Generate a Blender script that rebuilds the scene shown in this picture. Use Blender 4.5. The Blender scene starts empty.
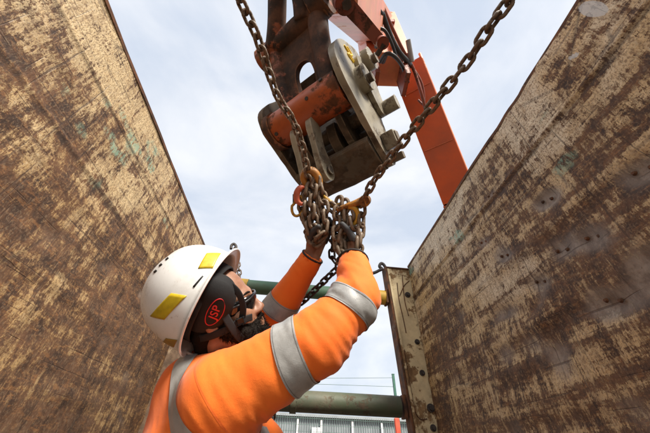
import bpy, bmesh, math, random
import numpy as np
from mathutils import Vector, Matrix

# ------------------------------------------------------------------ camera
sc = bpy.context.scene
COL = sc.collection
YAW, PITCH, ROLL = map(math.radians, (5.0, 40.9, 2.4))
FPX = 280.0                                   # focal length in pixels of a 650 px wide frame
CAM = np.array([0.0, 0.0, 1.35])
_f = np.array([math.sin(YAW)*math.cos(PITCH), math.cos(YAW)*math.cos(PITCH), math.sin(PITCH)])
_r0 = np.array([math.cos(YAW), -math.sin(YAW), 0.0])
_u0 = np.cross(_r0, _f)
CR = math.cos(ROLL)*_r0 + math.sin(ROLL)*_u0
CU = -math.sin(ROLL)*_r0 + math.cos(ROLL)*_u0
CF = _f
cam_data = bpy.data.cameras.new('camera')
cam = bpy.data.objects.new('camera', cam_data)
COL.objects.link(cam)
cam_data.sensor_width = 36.0
cam_data.lens = FPX/650*36
cam_data.clip_start = 0.02
cam_data.clip_end = 2000
M4 = Matrix.Identity(4)
for i in range(3):
    M4[i][0] = CR[i]; M4[i][1] = CU[i]; M4[i][2] = -CF[i]; M4[i][3] = CAM[i]
cam.matrix_world = M4
sc.camera = cam

# ------------------------------------------------------------------ sky, sun, exposure
SUN_EL, SUN_AZ = math.radians(46), math.radians(152)      # azimuth clockwise from +Y
world = bpy.data.worlds.new('World'); sc.world = world; world.use_nodes = True
nt = world.node_tree; nt.nodes.clear()
wo = nt.nodes.new('ShaderNodeOutputWorld'); bg = nt.nodes.new('ShaderNodeBackground')
sky = nt.nodes.new('ShaderNodeTexSky'); sky.sky_type = 'NISHITA'; sky.sun_disc = False
sky.sun_elevation = SUN_EL; sky.sun_rotation = SUN_AZ
sky.air_density = 1.2; sky.dust_density = 3.0; sky.ozone_density = 1.0
tc = nt.nodes.new('ShaderNodeTexCoord')
mp = nt.nodes.new('ShaderNodeMapping'); mp.inputs['Scale'].default_value = (1.0, 1.0, 2.2)
n1 = nt.nodes.new('ShaderNodeTexNoise'); n1.inputs['Scale'].default_value = 2.3; n1.inputs['Detail'].default_value = 7; n1.inputs['Roughness'].default_value = .52; n1.inputs['Distortion'].default_value = .35
rp = nt.nodes.new('ShaderNodeValToRGB')
rp.color_ramp.elements[0].position = .38; rp.color_ramp.elements[0].color = (4.1, 4.55, 5.3, 1)
rp.color_ramp.elements[1].position = .66; rp.color_ramp.elements[1].color = (6.0, 6.1, 6.3, 1)
mixw = nt.nodes.new('ShaderNodeMix'); mixw.data_type = 'RGBA'; mixw.inputs['Factor'].default_value = .86
L = nt.links.new
L(tc.outputs['Generated'], mp.inputs['Vector']); L(mp.outputs['Vector'], n1.inputs['Vector'])
L(n1.outputs['Fac'], rp.inputs['Fac']); L(sky.outputs['Color'], mixw.inputs['A']); L(rp.outputs['Color'], mixw.inputs['B'])
L(mixw.outputs['Result'], bg.inputs['Color']); bg.inputs['Strength'].default_value = .10
L(bg.outputs['Background'], wo.inputs['Surface'])
sd = bpy.data.lights.new('sun', 'SUN'); sd.energy = 4.2; sd.angle = math.radians(16); sd.color = (1, .94, .84)
sun = bpy.data.objects.new('sun', sd); COL.objects.link(sun)
sdir = Vector((math.sin(SUN_AZ)*math.cos(SUN_EL), math.cos(SUN_AZ)*math.cos(SUN_EL), math.sin(SUN_EL)))
sun.rotation_euler = sdir.to_track_quat('Z', 'Y').to_euler()
sc.view_settings.view_transform = 'Standard'; sc.view_settings.look = 'None'
sc.view_settings.exposure = .85; sc.view_settings.gamma = 1; sc.view_settings.use_curve_mapping = False
sc.render.engine = 'CYCLES'
sc.cycles.max_bounces = 6; sc.cycles.diffuse_bounces = 3; sc.cycles.glossy_bounces = 2; sc.cycles.transmission_bounces = 2
sc.render.resolution_x, sc.render.resolution_y = 1024, 682

rng = np.random.default_rng(7); random.seed(7)

# ------------------------------------------------------------------ helpers
def W(px, py, z):
    """point seen at photo pixel (px,py) standing z metres in front of the lens"""
    return CAM + z*(CF + (px-325)/FPX*CR + (216.5-py)/FPX*CU)
def onY(px, py, Y):
    d = CF + (px-325)/FPX*CR + (216.5-py)/FPX*CU
    return CAM + d*Y/d[1]
def cdir(x, y, z):
    v = x*CR + y*CU + z*CF
    return v/np.linalg.norm(v)
def nrm(v): v = np.asarray(v, float); return v/np.linalg.norm(v)

def link(o, parent=None):
    COL.objects.link(o)
    if parent is not None: o.parent = parent
    return o
def empty(name, loc=(0, 0, 0)):
    o = bpy.data.objects.new(name, None); o.empty_display_size = .1
    COL.objects.link(o); o.location = loc
    return o
def tag(o, label, cat, group=None):
    o['label'] = label; o['category'] = cat
    if group: o['group'] = group
    return o
def mesh_obj(name, verts, faces, mat, parent=None, smooth=False):
    me = bpy.data.meshes.new(name)
    me.from_pydata([tuple(map(float, v)) for v in verts], [], [tuple(map(int, f)) for f in faces])
    me.update()
    if mat: me.materials.append(mat)
    if smooth: me.polygons.foreach_set('use_smooth', [True]*len(me.polygons))
    o = bpy.data.objects.new(name, me)
    COL.objects.link(o)
    put(o, parent)
    return o
def put(o, parent):
    """vertices are written in world space: undo the parent's translation"""
    if parent is not None:
        o.parent = parent
        t = parent_loc(parent)
        o.matrix_parent_inverse = Matrix.Translation(-t)
def parent_loc(p):
    t = Vector(p.location)
    return t
def fast_mesh(name, V, Q, mat, parent=None, smooth=True):
    me = bpy.data.meshes.new(name)
    V = np.ascontiguousarray(V, dtype=np.float32); Q = np.ascontiguousarray(Q, dtype=np.int32)
    me.vertices.add(len(V)); me.vertices.foreach_set('co', V.ravel())
    k = Q.shape[1]
    me.loops.add(Q.size); me.loops.foreach_set('vertex_index', Q.ravel())
    me.polygons.add(len(Q)); me.polygons.foreach_set('loop_start', np.arange(0, Q.size, k, dtype=np.int32))
    me.update(calc_edges=True); me.validate()
    if smooth: me.polygons.foreach_set('use_smooth', [True]*len(me.polygons))
    me.materials.append(mat)
    o = bpy.data.objects.new(name, me); COL.objects.link(o); put(o, parent)
    return o

def bm_obj(name, bm, mat, parent=None, smooth=None, bevel=0, segs=2, rough=0):
    if bevel:
        ed = [e for e in bm.edges if len(e.link_faces) == 2 and e.calc_face_angle(0) > math.radians(35)]
        bmesh.ops.bevel(bm, geom=ed, offset=bevel, segments=segs, profile=.6, affect='EDGES', clamp_overlap=True)
    if rough:
        bmesh.ops.triangulate(bm, faces=[f for f in bm.faces if len(f.verts) > 4])
        for _ in range(2):
            ed = [e for e in bm.edges if e.calc_length() > .035]
            if ed: bmesh.ops.subdivide_edges(bm, edges=ed, cuts=2, use_grid_fill=True)
            bmesh.ops.triangulate(bm, faces=[f for f in bm.faces if len(f.verts) > 4])
        bm.normal_update()
        P_ = np.array([v.co for v in bm.verts]); d_ = fbm(P_[:, 0]*16, P_[:, 1]*16, P_[:, 2]*16, 3)*rough
        for v, q_ in zip(bm.verts, d_): v.co += v.normal*float(q_)
    bmesh.ops.recalc_face_normals(bm, faces=bm.faces)
    me = bpy.data.meshes.new(name); bm.to_mesh(me); bm.free()
    if mat: me.materials.append(mat)
    if smooth:
        me.polygons.foreach_set('use_smooth', [True]*len(me.polygons))
        try: me.set_sharp_from_angle(angle=math.radians(smooth))
        except Exception: pass
    o = bpy.data.objects.new(name, me); COL.objects.link(o); put(o, parent)
    return o
def frame(x, y, z, o):
    m = Matrix.Identity(4)
    for i in range(3): m[i][0] = x[i]; m[i][1] = y[i]; m[i][2] = z[i]; m[i][3] = o[i]
    return m
def add_box(bm, c, s, m=None):
    """box centre c, full size s, in frame m"""
    r = bmesh.ops.create_cube(bm, size=1)
    for v in r['verts']:
        v.co = Vector((v.co.x*s[0]+c[0], v.co.y*s[1]+c[1], v.co.z*s[2]+c[2]))
        if m is not None: v.co = m @ v.co
    return r['verts']
def add_cyl(bm, p, q, r, r2=None, n=24, m=None):
    p = Vector(p); q = Vector(q)
    if m is not None: p = m @ p; q = m @ q
    d = q-p
    res = bmesh.ops.create_cone(bm, cap_ends=True, segments=n, radius1=r, radius2=r if r2 is None else r2, depth=d.length)
    t = Matrix.Translation((p+q)/2) @ d.to_track_quat('Z', 'Y').to_matrix().to_4x4()
    for v in res['verts']: v.co = t @ v.co
    return res['verts']
def add_prism(bm, pts, axis_a, m):
    """polygon pts (u,v) in local y,z swept along local x from axis_a[0] to axis_a[1]"""
    lo = [bm.verts.new(m @ Vector((axis_a[0], p[0], p[1]))) for p in pts]
    hi = [bm.verts.new(m @ Vector((axis_a[1], p[0], p[1]))) for p in pts]
    n = len(pts)
    bm.faces.new(lo[::-1]); bm.faces.new(hi)
    for i in range(n):
        j = (i+1) % n
        bm.faces.new((lo[i], lo[j], hi[j], hi[i]))
def catmull(pts, n=12):
    P = np.asarray(pts, float); P = np.vstack([2*P[0]-P[1], P, 2*P[-1]-P[-2]])
    out = []
    for i in range(1, len(P)-2):
        for t in np.linspace(0, 1, n, endpoint=False):
            a, b, c, d = P[i-1:i+3]
            out.append(.5*((2*b)+(-a+c)*t+(2*a-5*b+4*c-d)*t*t+(-a+3*b-3*c+d)*t**3))
    out.append(P[-2]); return np.array(out)
def sweep(name, pts, r, mat, parent=None, n=10, flat=None, up=None, caps=True):
    """tube along a polyline; r scalar or per point; flat=(w,h) for a flat strap whose h lies along up"""
    P = np.asarray(pts, float); m = len(P)
    T = np.gradient(P, axis=0); T /= np.linalg.norm(T, axis=1)[:, None]
    rr = np.full(m, r) if np.isscalar(r) else np.asarray(r)
    V = []; nn = None
    for i in range(m):
        if up is not None:
            u = np.asarray(up[i] if np.ndim(up) == 2 else up, float)
            nn = u - T[i]*(u@T[i])
        elif nn is None:
            a = np.array([0, 0, 1.]) if abs(T[i][2]) < .9 else np.array([1., 0, 0])
            nn = a - T[i]*(a@T[i])
        else: nn = nn - T[i]*(nn@T[i])
        nn = nn/np.linalg.norm(nn); bb = np.cross(T[i], nn)
        for k in range(n):
            a = 2*math.pi*k/n
            ca, sa = math.cos(a), math.sin(a)
            if flat is not None:
                e = .35
                ca = math.copysign(abs(ca)**e, ca); sa = math.copysign(abs(sa)**e, sa)
                V.append(P[i]+nn*ca*flat[1]/2+bb*sa*flat[0]/2)
            else: V.append(P[i]+(nn*ca+bb*sa)*rr[i])
    F = [(i*n+k, i*n+(k+1) % n, (i+1)*n+(k+1) % n, (i+1)*n+k) for i in range(m-1) for k in range(n)]
    if caps: F += [tuple(range(n))[::-1], tuple(range((m-1)*n, m*n))]
    return mesh_obj(name, V, F, mat, parent, smooth=True)

# value noise on arrays
_tab = rng.random(4096).astype(np.float32)
def vnoise(x, y, z=0.0):
    x = np.asarray(x, float); y = np.asarray(y, float); z = np.zeros_like(x)+z
    xi, yi, zi = np.floor(x).astype(int), np.floor(y).astype(int), np.floor(z).astype(int)
    fx, fy, fz = x-xi, y-yi, z-zi
    fx, fy, fz = [t*t*(3-2*t) for t in (fx, fy, fz)]
    h = lambda a, b, c: _tab[((a*73856093) ^ (b*19349663) ^ (c*83492791)) & 4095]
    l = lambda a, b, t: a+(b-a)*t
    r = l(l(l(h(xi, yi, zi), h(xi+1, yi, zi), fx), l(h(xi, yi+1, zi), h(xi+1, yi+1, zi), fx), fy),
          l(l(h(xi, yi, zi+1), h(xi+1, yi, zi+1), fx), l(h(xi, yi+1, zi+1), h(xi+1, yi+1, zi+1), fx), fy), fz)
    return r*2-1
def fbm(x, y, z=0.0, o=4):
    s = 0; a = 1
    for k in range(o):
        s = s+a*vnoise(x*2**k+17.3*k, y*2**k-9.1*k, (np.asarray(z)*2**k)+5.7*k); a *= .5
    return s/1.9

# signed distance field + surface nets (for the person's body and clothes)
class Field:
    def __init__(s, lo, hi, h):
        s.lo = np.asarray(lo, float); s.h = h
        s.n = np.ceil((np.asarray(hi)-s.lo)/h).astype(int)+1
        s.D = np.full(s.n, 1.0, np.float32)
    def _win(s, c0, c1, m):
        a = np.clip(np.floor((np.minimum(c0, c1)-m-s.lo)/s.h).astype(int), 0, s.n-1)
        b = np.clip(np.ceil((np.maximum(c0, c1)+m-s.lo)/s.h).astype(int)+1, 1, s.n)
        sl = tuple(slice(i, j) for i, j in zip(a, b))
        g = np.meshgrid(*[s.lo[i]+s.h*np.arange(a[i], b[i]) for i in range(3)], indexing='ij')
        return sl, np.stack(g, -1)
    def _mix(s, sl, d, k, sub):
        A = s.D[sl]; d = d.astype(np.float32)
        if sub:
            h = np.clip(.5-.5*(A+d)/k, 0, 1); s.D[sl] = A+(-d-A)*h+k*h*(1-h)
        else:
            h = np.clip(.5+.5*(A-d)/k, 0, 1); s.D[sl] = A+(d-A)*h-k*h*(1-h)
    def cap(s, p, q, r1, r2=None, k=.02, sub=False, flat=None):
        r2 = r1 if r2 is None else r2; p = np.asarray(p, float); q = np.asarray(q, float)
        sl, G = s._win(p, q, max(r1, r2)+k+.03)
        if G.size == 0: return
        v = q-p; t = np.clip(((G-p)@v)/max(v@v, 1e-9), 0, 1)
        w = G-p-t[..., None]*v
        if flat is not None:                                   # squash along a direction
            ax, f = flat; c = w@np.asarray(ax); w = w+np.asarray(ax)*(c*(1/f-1))[..., None]
        s._mix(sl, np.linalg.norm(w, axis=-1)-(r1+(r2-r1)*t), k, sub)
    def ell(s, c, ax, r, k=.02, sub=False):
        c = np.asarray(c, float); m = max(r)+k+.03
        sl, G = s._win(c, c, m)
        if G.size == 0: return
        L_ = (G-c)@np.asarray(ax).T
        r = np.asarray(r); k0 = np.linalg.norm(L_/r, axis=-1); k1 = np.linalg.norm(L_/(r*r), axis=-1)+1e-9
        s._mix(sl, k0*(k0-1)/k1, k, sub)
    def net(s):
        D = s.D; ins = D < 0
        nx, ny, nz = D.shape
        c = sum(ins[i:nx-1+i, j:ny-1+j, k:nz-1+k].astype(np.int8) for i in (0, 1) for j in (0, 1) for k in (0, 1))
        act = (c > 0) & (c < 8)
        idx = np.argwhere(act); N = len(idx)
        mp_ = np.full(act.shape, -1, np.int32); mp_[act] = np.arange(N)
        cs = [(i, j, k) for i in (0, 1) for j in (0, 1) for k in (0, 1)]
        vals = {o: D[idx[:, 0]+o[0], idx[:, 1]+o[1], idx[:, 2]+o[2]] for o in cs}
        acc = np.zeros((N, 3)); cnt = np.zeros(N)
        for a in cs:
            for ax in range(3):
                if a[ax]: continue
                b = list(a); b[ax] = 1; b = tuple(b)
                va, vb = vals[a], vals[b]; m = (va < 0) != (vb < 0)
                t = np.where(m, va/np.where(m, va-vb, 1), 0)
                p = np.array(a, float)+t[:, None]*(np.array(b)-np.array(a)); acc[m] += p[m]; cnt[m] += 1
        V = s.lo+s.h*(idx+acc/np.maximum(cnt, 1)[:, None])
        Q = []
        for ax in range(3):
            o1, o2 = [(1, 2), (2, 0), (0, 1)][ax]
            sl0 = [slice(None)]*3; sl1 = [slice(None)]*3; sl0[ax] = slice(0, -1); sl1[ax] = slice(1, None)
            A, B = ins[tuple(sl0)], ins[tuple(sl1)]
            e = np.argwhere(A != B)
            e = e[(e[:, o1] > 0) & (e[:, o2] > 0) & (e[:, o1] < D.shape[o1]-1) & (e[:, o2] < D.shape[o2]-1)]
            fl = A[e[:, 0], e[:, 1], e[:, 2]]
            def cell(d1, d2):
                t = e.copy(); t[:, o1] -= d1; t[:, o2] -= d2
                return mp_[t[:, 0], t[:, 1], t[:, 2]]
            q = np.stack([cell(1, 1), cell(0, 1), cell(0, 0), cell(1, 0)], 1)
            q[~fl] = q[~fl][:, ::-1]; Q.append(q)
        Q = np.vstack(Q); Q = Q[(Q >= 0).all(1)]
        return V, Q
def vnormals(V, Q):
    n = np.cross(V[Q[:, 2]]-V[Q[:, 0]], V[Q[:, 3]]-V[Q[:, 1]])
    N = np.zeros_like(V)
    for k in range(4): np.add.at(N, Q[:, k], n)
    return N/np.maximum(np.linalg.norm(N, axis=1), 1e-12)[:, None]
def relax(V, Q, it=2, lam=.5):
    for _ in range(it):
        S = np.zeros_like(V); C_ = np.zeros(len(V))
        for a in range(4):
            b = (a+1) % 4
            np.add.at(S, Q[:, a], V[Q[:, b]]); np.add.at(C_, Q[:, a], 1)
            np.add.at(S, Q[:, b], V[Q[:, a]]); np.add.at(C_, Q[:, b], 1)
        V = V+lam*(S/np.maximum(C_, 1)[:, None]-V)
    return V

# ------------------------------------------------------------------ materials
class NB:
    def __init__(s, name):
        s.m = bpy.data.materials.new(name); s.m.use_nodes = True
        s.t = s.m.node_tree; s.b = s.t.nodes['Principled BSDF']
        s.tc = s.t.nodes.new('ShaderNodeTexCoord')
    def L(s, a, b): s.t.links.new(a, b)
    def noise(s, scale=5, detail=5, rough=.55, dist=0, map_scale=None, loc=(0, 0, 0), rot=(0, 0, 0), src=None, w=None):
        n = s.t.nodes.new('ShaderNodeTexNoise')
        n.inputs['Scale'].default_value = scale; n.inputs['Detail'].default_value = detail
        n.inputs['Roughness'].default_value = rough; n.inputs['Distortion'].default_value = dist
        s.L(s.map(map_scale or (1, 1, 1), loc, rot, src), n.inputs['Vector'])
        return n.outputs['Fac']
    def map(s, sc_=(1, 1, 1), loc=(0, 0, 0), rot=(0, 0, 0), src=None):
        mpn = s.t.nodes.new('ShaderNodeMapping')
        mpn.inputs['Scale'].default_value = sc_; mpn.inputs['Location'].default_value = loc; mpn.inputs['Rotation'].default_value = rot
        s.L(src or s.tc.outputs['Object'], mpn.inputs['Vector'])
        return mpn.outputs['Vector']
    def voro(s, scale, map_scale=(1, 1, 1), loc=(0, 0, 0), rot=(0, 0, 0), feat='DISTANCE_TO_EDGE', src=None):
        n = s.t.nodes.new('ShaderNodeTexVoronoi'); n.feature = feat; n.inputs['Scale'].default_value = scale
        s.L(s.map(map_scale, loc, rot, src), n.inputs['Vector']); return n.outputs['Distance']
    def ramp(s, f, a, b, lo=0, hi=1):
        n = s.t.nodes.new('ShaderNodeMapRange'); n.interpolation_type = 'SMOOTHSTEP'
        n.inputs['From Min'].default_value = a; n.inputs['From Max'].default_value = b
        n.inputs['To Min'].default_value = lo; n.inputs['To Max'].default_value = hi
        s.L(f, n.inputs['Value']); return n.outputs['Result']
    def math(s, op, a, b=None, clamp=False):
        n = s.t.nodes.new('ShaderNodeMath'); n.operation = op; n.use_clamp = clamp
        for i, v in enumerate((a, b)):
            if v is None: continue
            if isinstance(v, (int, float)): n.inputs[i].default_value = v
            else: s.L(v, n.inputs[i])
        return n.outputs[0]
    def mix(s, f, a, b):
        n = s.t.nodes.new('ShaderNodeMix'); n.data_type = 'RGBA'
        for nm, v in (('Factor', f), ('A', a), ('B', b)):
            i = n.inputs[nm] if nm == 'Factor' else [q for q in n.inputs if q.name == nm and q.type == 'RGBA'][0]
            if isinstance(v, (int, float)): i.default_value = v
            elif isinstance(v, tuple): i.default_value = (*v, 1)
            else: s.L(v, i)
        return [q for q in n.outputs if q.type == 'RGBA'][0]
    def color(s, c):
        i = s.b.inputs['Base Color']
        if isinstance(c, tuple): i.default_value = (*c, 1)
        else: s.L(c, i)
    def rough(s, r):
        i = s.b.inputs['Roughness']
        if isinstance(r, (int, float)): i.default_value = r
        else: s.L(r, i)
    def bump(s, h, strength=.5, dist=.002):
        n = s.t.nodes.new('ShaderNodeBump'); n.inputs['Strength'].default_value = strength; n.inputs['Distance'].default_value = dist
        s.L(h, n.inputs['Height']); s.L(n.outputs['Normal'], s.b.inputs['Normal'])
    def sep(s):
        n = s.t.nodes.new('ShaderNodeSeparateXYZ'); s.L(s.tc.outputs['Object'], n.inputs[0]); return n.outputs
    def attr(s, name):
        n = s.t.nodes.new('ShaderNodeAttribute'); n.attribute_name = name; return n.outputs['Fac']

def mat_worn(name, paint, amount=.5, rust1=(.055, .026, .014), rust2=(.20, .075, .025), scale=14, rough=.6, dirt=.3, metal=0.0, dirtcol=(.10, .075, .05), edge=None):
    """paint worn through to rust; amount = share of paint left"""
    b = NB(name); off = (random.uniform(-9, 9), random.uniform(-9, 9), random.uniform(-9, 9))
    big = b.noise(scale*.35, 6, .65, loc=off); fine = b.noise(scale*2.2, 8, .7, loc=off)
    str_ = b.noise(scale, 6, .6, map_scale=(1, 1, .22), loc=off)
    f = b.math('ADD', b.math('MULTIPLY', big, .9), b.math('ADD', b.math('MULTIPLY', fine, .45), b.math('MULTIPLY', str_, .35)))
    th = .85+(.5-amount)*.75
    pm = b.ramp(f, th-.035, th+.035)
    rc = b.mix(b.ramp(b.noise(scale*1.3, 7, .7), .35, .68), rust1, rust2)
    pc = b.mix(b.ramp(b.noise(scale*.8, 6, .6, loc=off), .3, .75), paint, tuple(min(1, c*.72+.012) for c in paint))
    c = b.mix(pm, rc, pc)
    c = b.mix(b.math('MULTIPLY', b.ramp(b.noise(scale*.5, 7, .7, loc=(3, 1, 7)), .45, .72), dirt), c, dirtcol)
    if edge:
        bv = b.t.nodes.new('ShaderNodeBevel'); bv.samples = 4; bv.inputs['Radius'].default_value = .009
        ge = b.t.nodes.new('ShaderNodeNewGeometry'); vm = b.t.nodes.new('ShaderNodeVectorMath'); vm.operation = 'DOT_PRODUCT'
        b.L(bv.outputs['Normal'], vm.inputs[0]); b.L(ge.outputs['Normal'], vm.inputs[1])
        em = b.math('MULTIPLY', b.ramp(vm.outputs['Value'], .985, .90), b.ramp(fine, .38, .56))
        c = b.mix(b.math('MULTIPLY', em, .75), c, edge)
    b.color(c); b.rough(b.ramp(pm, 0, 1, .86, rough)); b.b.inputs['Metallic'].default_value = metal
    b.bump(b.math('ADD', b.math('MULTIPLY', pm, .6), fine), .55, .0016)
    return b.m
def mat_plain(name, col, rough=.6, var=.25, scale=20, metal=0.0, bump=.2, coat=0, bd=.001):
    b = NB(name)
    n = b.noise(scale, 6, .6)
    b.color(b.mix(b.ramp(n, .3, .7), tuple(c*(1-var) for c in col), tuple(min(1, c*(1+var*.6)) for c in col)))
    b.rough(b.ramp(n, .3, .7, rough*.9, min(1, rough*1.12))); b.b.inputs['Metallic'].default_value = metal
    if bump: b.bump(b.noise(scale*5, 4, .6), bump, bd)
    if coat: b.b.inputs['Coat Weight'].default_value = coat
    return b.m

def mat_wall(name, seed, cream, cream2, bias, off, band_w):
    """site-worn trench shield plate: cream paint scoured through to brown rust"""
    b = NB(name); o = (seed*3.1, seed*1.7, seed*2.3)
    x, y, z = b.sep()
    macro = b.noise(1.7, 3, .6, .5, loc=o)                                    # where rust has won
    mid = b.noise(12, 6, .74, .25, map_scale=(1, 1.25, .62), loc=o)
    fine = b.noise(46, 6, .80, .15, map_scale=(1, 1.7, .5), loc=o, rot=(math.radians(6), 0, 0))
    fl2 = b.noise(36, 6, .80, .15, map_scale=(1, .5, 1.7), loc=(o[1], o[2], o[0]), rot=(math.radians(-8), 0, 0))
    vf = b.noise(150, 3, .65, 0, map_scale=(1, 1, .6), loc=o)
    bd = b.noise(1, 4, .62, .35, map_scale=(1, 1.5, 11), loc=(o[2], o[0], 3), rot=(math.radians(-3), 0, 0))   # dragged bands along the plate
    sv = b.noise(1, 5, .66, .05, map_scale=(1, 46, 3.4), loc=o, rot=(math.radians(4), 0, 0))
    zz = b.math('MULTIPLY', b.math('SUBTRACT', z, 2.35), bias)
    f = zz; tot = 0
    for nz, w in ((macro, .80), (mid, .80), (fine, .85), (fl2, .70), (vf, .50), (sv, .60), (bd, band_w)):
        f = b.math('ADD', f, b.math('MULTIPLY', nz, w)); tot += w*.5
    f = b.math('SUBTRACT', f, b.math('MULTIPLY', b.attr('wear'), .30))
    t0 = tot+off
    paint = b.ramp(f, t0-.018, t0+.022)
    halo = b.ramp(f, t0-.13, t0+.02)
    rust = b.mix(b.ramp(mid, .36, .62), (.050, .024, .012), (.150, .066, .026))
    rust = b.mix(b.math('MULTIPLY', b.ramp(fl2, .50, .66), .70), rust, (.36, .155, .048))
    rust = b.mix(b.math('MULTIPLY', b.ramp(vf, .50, .66), .55), rust, (.28, .19, .11))
    rust = b.mix(b.math('MULTIPLY', halo, .50), rust, (.40, .195, .062))
    pc = b.mix(b.ramp(b.math('ADD', macro, b.math('MULTIPLY', b.math('SUBTRACT', z, 2.45), .22)), .40, .60), cream2, cream)
    pc = b.mix(b.math('MULTIPLY', b.ramp(sv, .44, .64), .55), pc, (.36, .23, .105))
    pc = b.mix(b.math('MULTIPLY', b.ramp(fl2, .50, .62), .55), pc, (.44, .25, .085))
    pc = b.mix(b.math('MULTIPLY', b.ramp(vf, .515, .585), .72), pc, (.20, .105, .04))
    pc = b.mix(b.math('MULTIPLY', b.ramp(vf, .46, .36), .35), pc, (.74, .63, .44))
    c = b.mix(paint, rust, pc)
    # remains of an older green coat
    gm = b.math('MULTIPLY', b.ramp(b.noise(3.4, 3, .55, loc=(o[2], 5, o[0]), map_scale=(1, .7, 1.2)), .65, .70), b.ramp(fine, .45, .53))
    gm = b.math('MULTIPLY', gm, b.ramp(z, 2.15, 2.40))
    c = b.mix(b.math('MULTIPLY', gm, .8), c, (.27, .43, .30))
    # dried grey-brown mud film in the hollows and low down
    mud = b.math('ADD', b.attr('mud'), b.ramp(z, 2.25, 1.40, 0, .24))
    mud = b.math('MULTIPLY', mud, b.ramp(b.math('ADD', b.math('MULTIPLY', macro, .35), b.math('MULTIPLY', mid, .65)), .38, .60), True)
    mudc = b.mix(b.ramp(sv, .38, .62), (.175, .120, .080), (.34, .26, .185))
    c = b.mix(b.math('MULTIPLY', mud, .50), c, mudc)
    c = b.mix(b.math('MULTIPLY', b.ramp(b.attr('mud'), .25, .8), .72), c, b.mix(b.ramp(mid, .4, .6), (.21, .155, .115), (.37, .305, .24)))
    # knife-like scratches
    s1 = b.noise(1, 2, .5, .12, map_scale=(1, 70, 1.3), loc=(4, o[0], o[1]), rot=(math.radians(9), 0, 0))
    s2 = b.noise(1, 2, .5, .12, map_scale=(1, 1.2, 74), loc=(7, o[1], o[0]), rot=(math.radians(-6), 0, 0))
    s3 = b.noise(1, 2, .5, .10, map_scale=(1, 1.8, 64), loc=(1, o[2], o[0]), rot=(math.radians(50), 0, 0))
    s4 = b.noise(1, 2, .5, .1, map_scale=(1, 3.4, 27), loc=(9, o[0], o[2]), rot=(math.radians(-4), 0, 0))
    sc_ = b.math('MAXIMUM', b.math('MULTIPLY', b.math('MULTIPLY', b.ramp(s4, .605, .70), .8), b.ramp(z, 1.75, 2.35, .25, 1)), b.ramp(s1, .655, .69)); sc_ = b.math('MAXIMUM', sc_, b.math('MAXIMUM', b.ramp(s2, .68, .71), b.ramp(s3, .68, .71)))
    c = b.mix(b.math('MULTIPLY', sc_, .60), c, (.075, .038, .02))
    c = b.mix(b.math('MULTIPLY', b.attr('groove'), .7), c, (.05, .028, .018))
    c = b.mix(b.math('MULTIPLY', b.ramp(b.math('ADD', b.attr('smear'), b.math('MULTIPLY', b.math('SUBTRACT', mid, .5), .9)), .42, .56), .85), c, (.60, .57, .52))
    b.color(c)
    b.rough(b.math('SUBTRACT', b.ramp(paint, 0, 1, .74, .50), b.math('MULTIPLY', b.attr('mud'), .25)))
    b.b.inputs['Specular IOR Level'].default_value = .5
    hgt = b.math('ADD', b.math('MULTIPLY', paint, .5), b.math('MULTIPLY', fine, 1.0))
    hgt = b.math('SUBTRACT', b.math('ADD', hgt, b.math('MULTIPLY', mid, .9)), b.math('MULTIPLY', sc_, .5))
    b.bump(hgt, .8, .004)
    return b.m

M = {}
M['wall_l'] = mat_wall('plate_left', 1.0, (.78, .575, .300), (.66, .42, .165), .12, .020, .45)
M['wall_r'] = mat_wall('plate_right', 2.6, (.80, .645, .43), (.72, .49, .225), .13, -.060, .95)
M['wall_edge'] = mat_worn('plate_edge', (.34, .22, .11), .25, scale=12)
M['column'] = mat_worn('column_cream', (.74, .60, .34), .58, rust1=(.13, .07, .03), rust2=(.32, .19, .08), scale=13, dirt=.5, dirtcol=(.34, .22, .10))
M['column_rust'] = mat_worn('column_rust', (.36, .25, .15), .40, rust1=(.10, .062, .038), rust2=(.20, .125, .075), scale=16, dirt=.5, dirtcol=(.22, .16, .11))
M['column_side'] = mat_worn('column_brown', (.20, .12, .06), .35, scale=11)
M['strut'] = mat_worn('strut_green', (.070, .088, .048), .62, rust1=(.05, .040, .026), rust2=(.12, .085, .05), scale=8, dirt=.55, dirtcol=(.15, .12, .08))
M['strut_up'] = mat_worn('strut_green_clean', (.075, .17, .10), .74, scale=9, dirt=.35)
M['yellow'] = mat_worn('collar_yellow', (.60, .36, .03), .7, scale=18)
M['dark_steel'] = mat_plain('dark_steel', (.055, .045, .038), .6, .4, 30, bump=.4)
M['chain'] = mat_worn('chain_brown', (.21, .145, .092), .55, rust1=(.075, .047, .030), rust2=(.24, .14, .075), scale=40, rough=.45, dirt=.2)
M['chain_dark'] = mat_worn('chain_black', (.03, .028, .026), .6, rust1=(.02, .016, .013), rust2=(.07, .045, .03), scale=40, rough=.5)
M['hook_orange'] = mat_worn('hook_orange', (.50, .20, .02), .55, rust1=(.06, .028, .013), rust2=(.24, .10, .025), scale=26, rough=.45)
M['hook_yellow'] = mat_worn('hook_yellow', (.62, .34, .03), .6, rust1=(.07, .035, .015), rust2=(.25, .12, .03), scale=26, rough=.45)
M['hook_red'] = mat_worn('hook_red', (.62, .13, .06), .72, scale=26, rough=.45)
M['link_frame'] = mat_worn('link_rust', (.33, .085, .025), .40, rust1=(.030, .018, .013), rust2=(.135, .058, .03), scale=9, rough=.5, dirt=.5, dirtcol=(.035, .025, .02), edge=(.40, .17, .07))
M['tube'] = mat_worn('tube_orange', (.50, .105, .022), .52, rust1=(.05, .024, .013), rust2=(.20, .07, .025), scale=9, rough=.45, dirt=.65, dirtcol=(.06, .035, .022))
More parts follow.
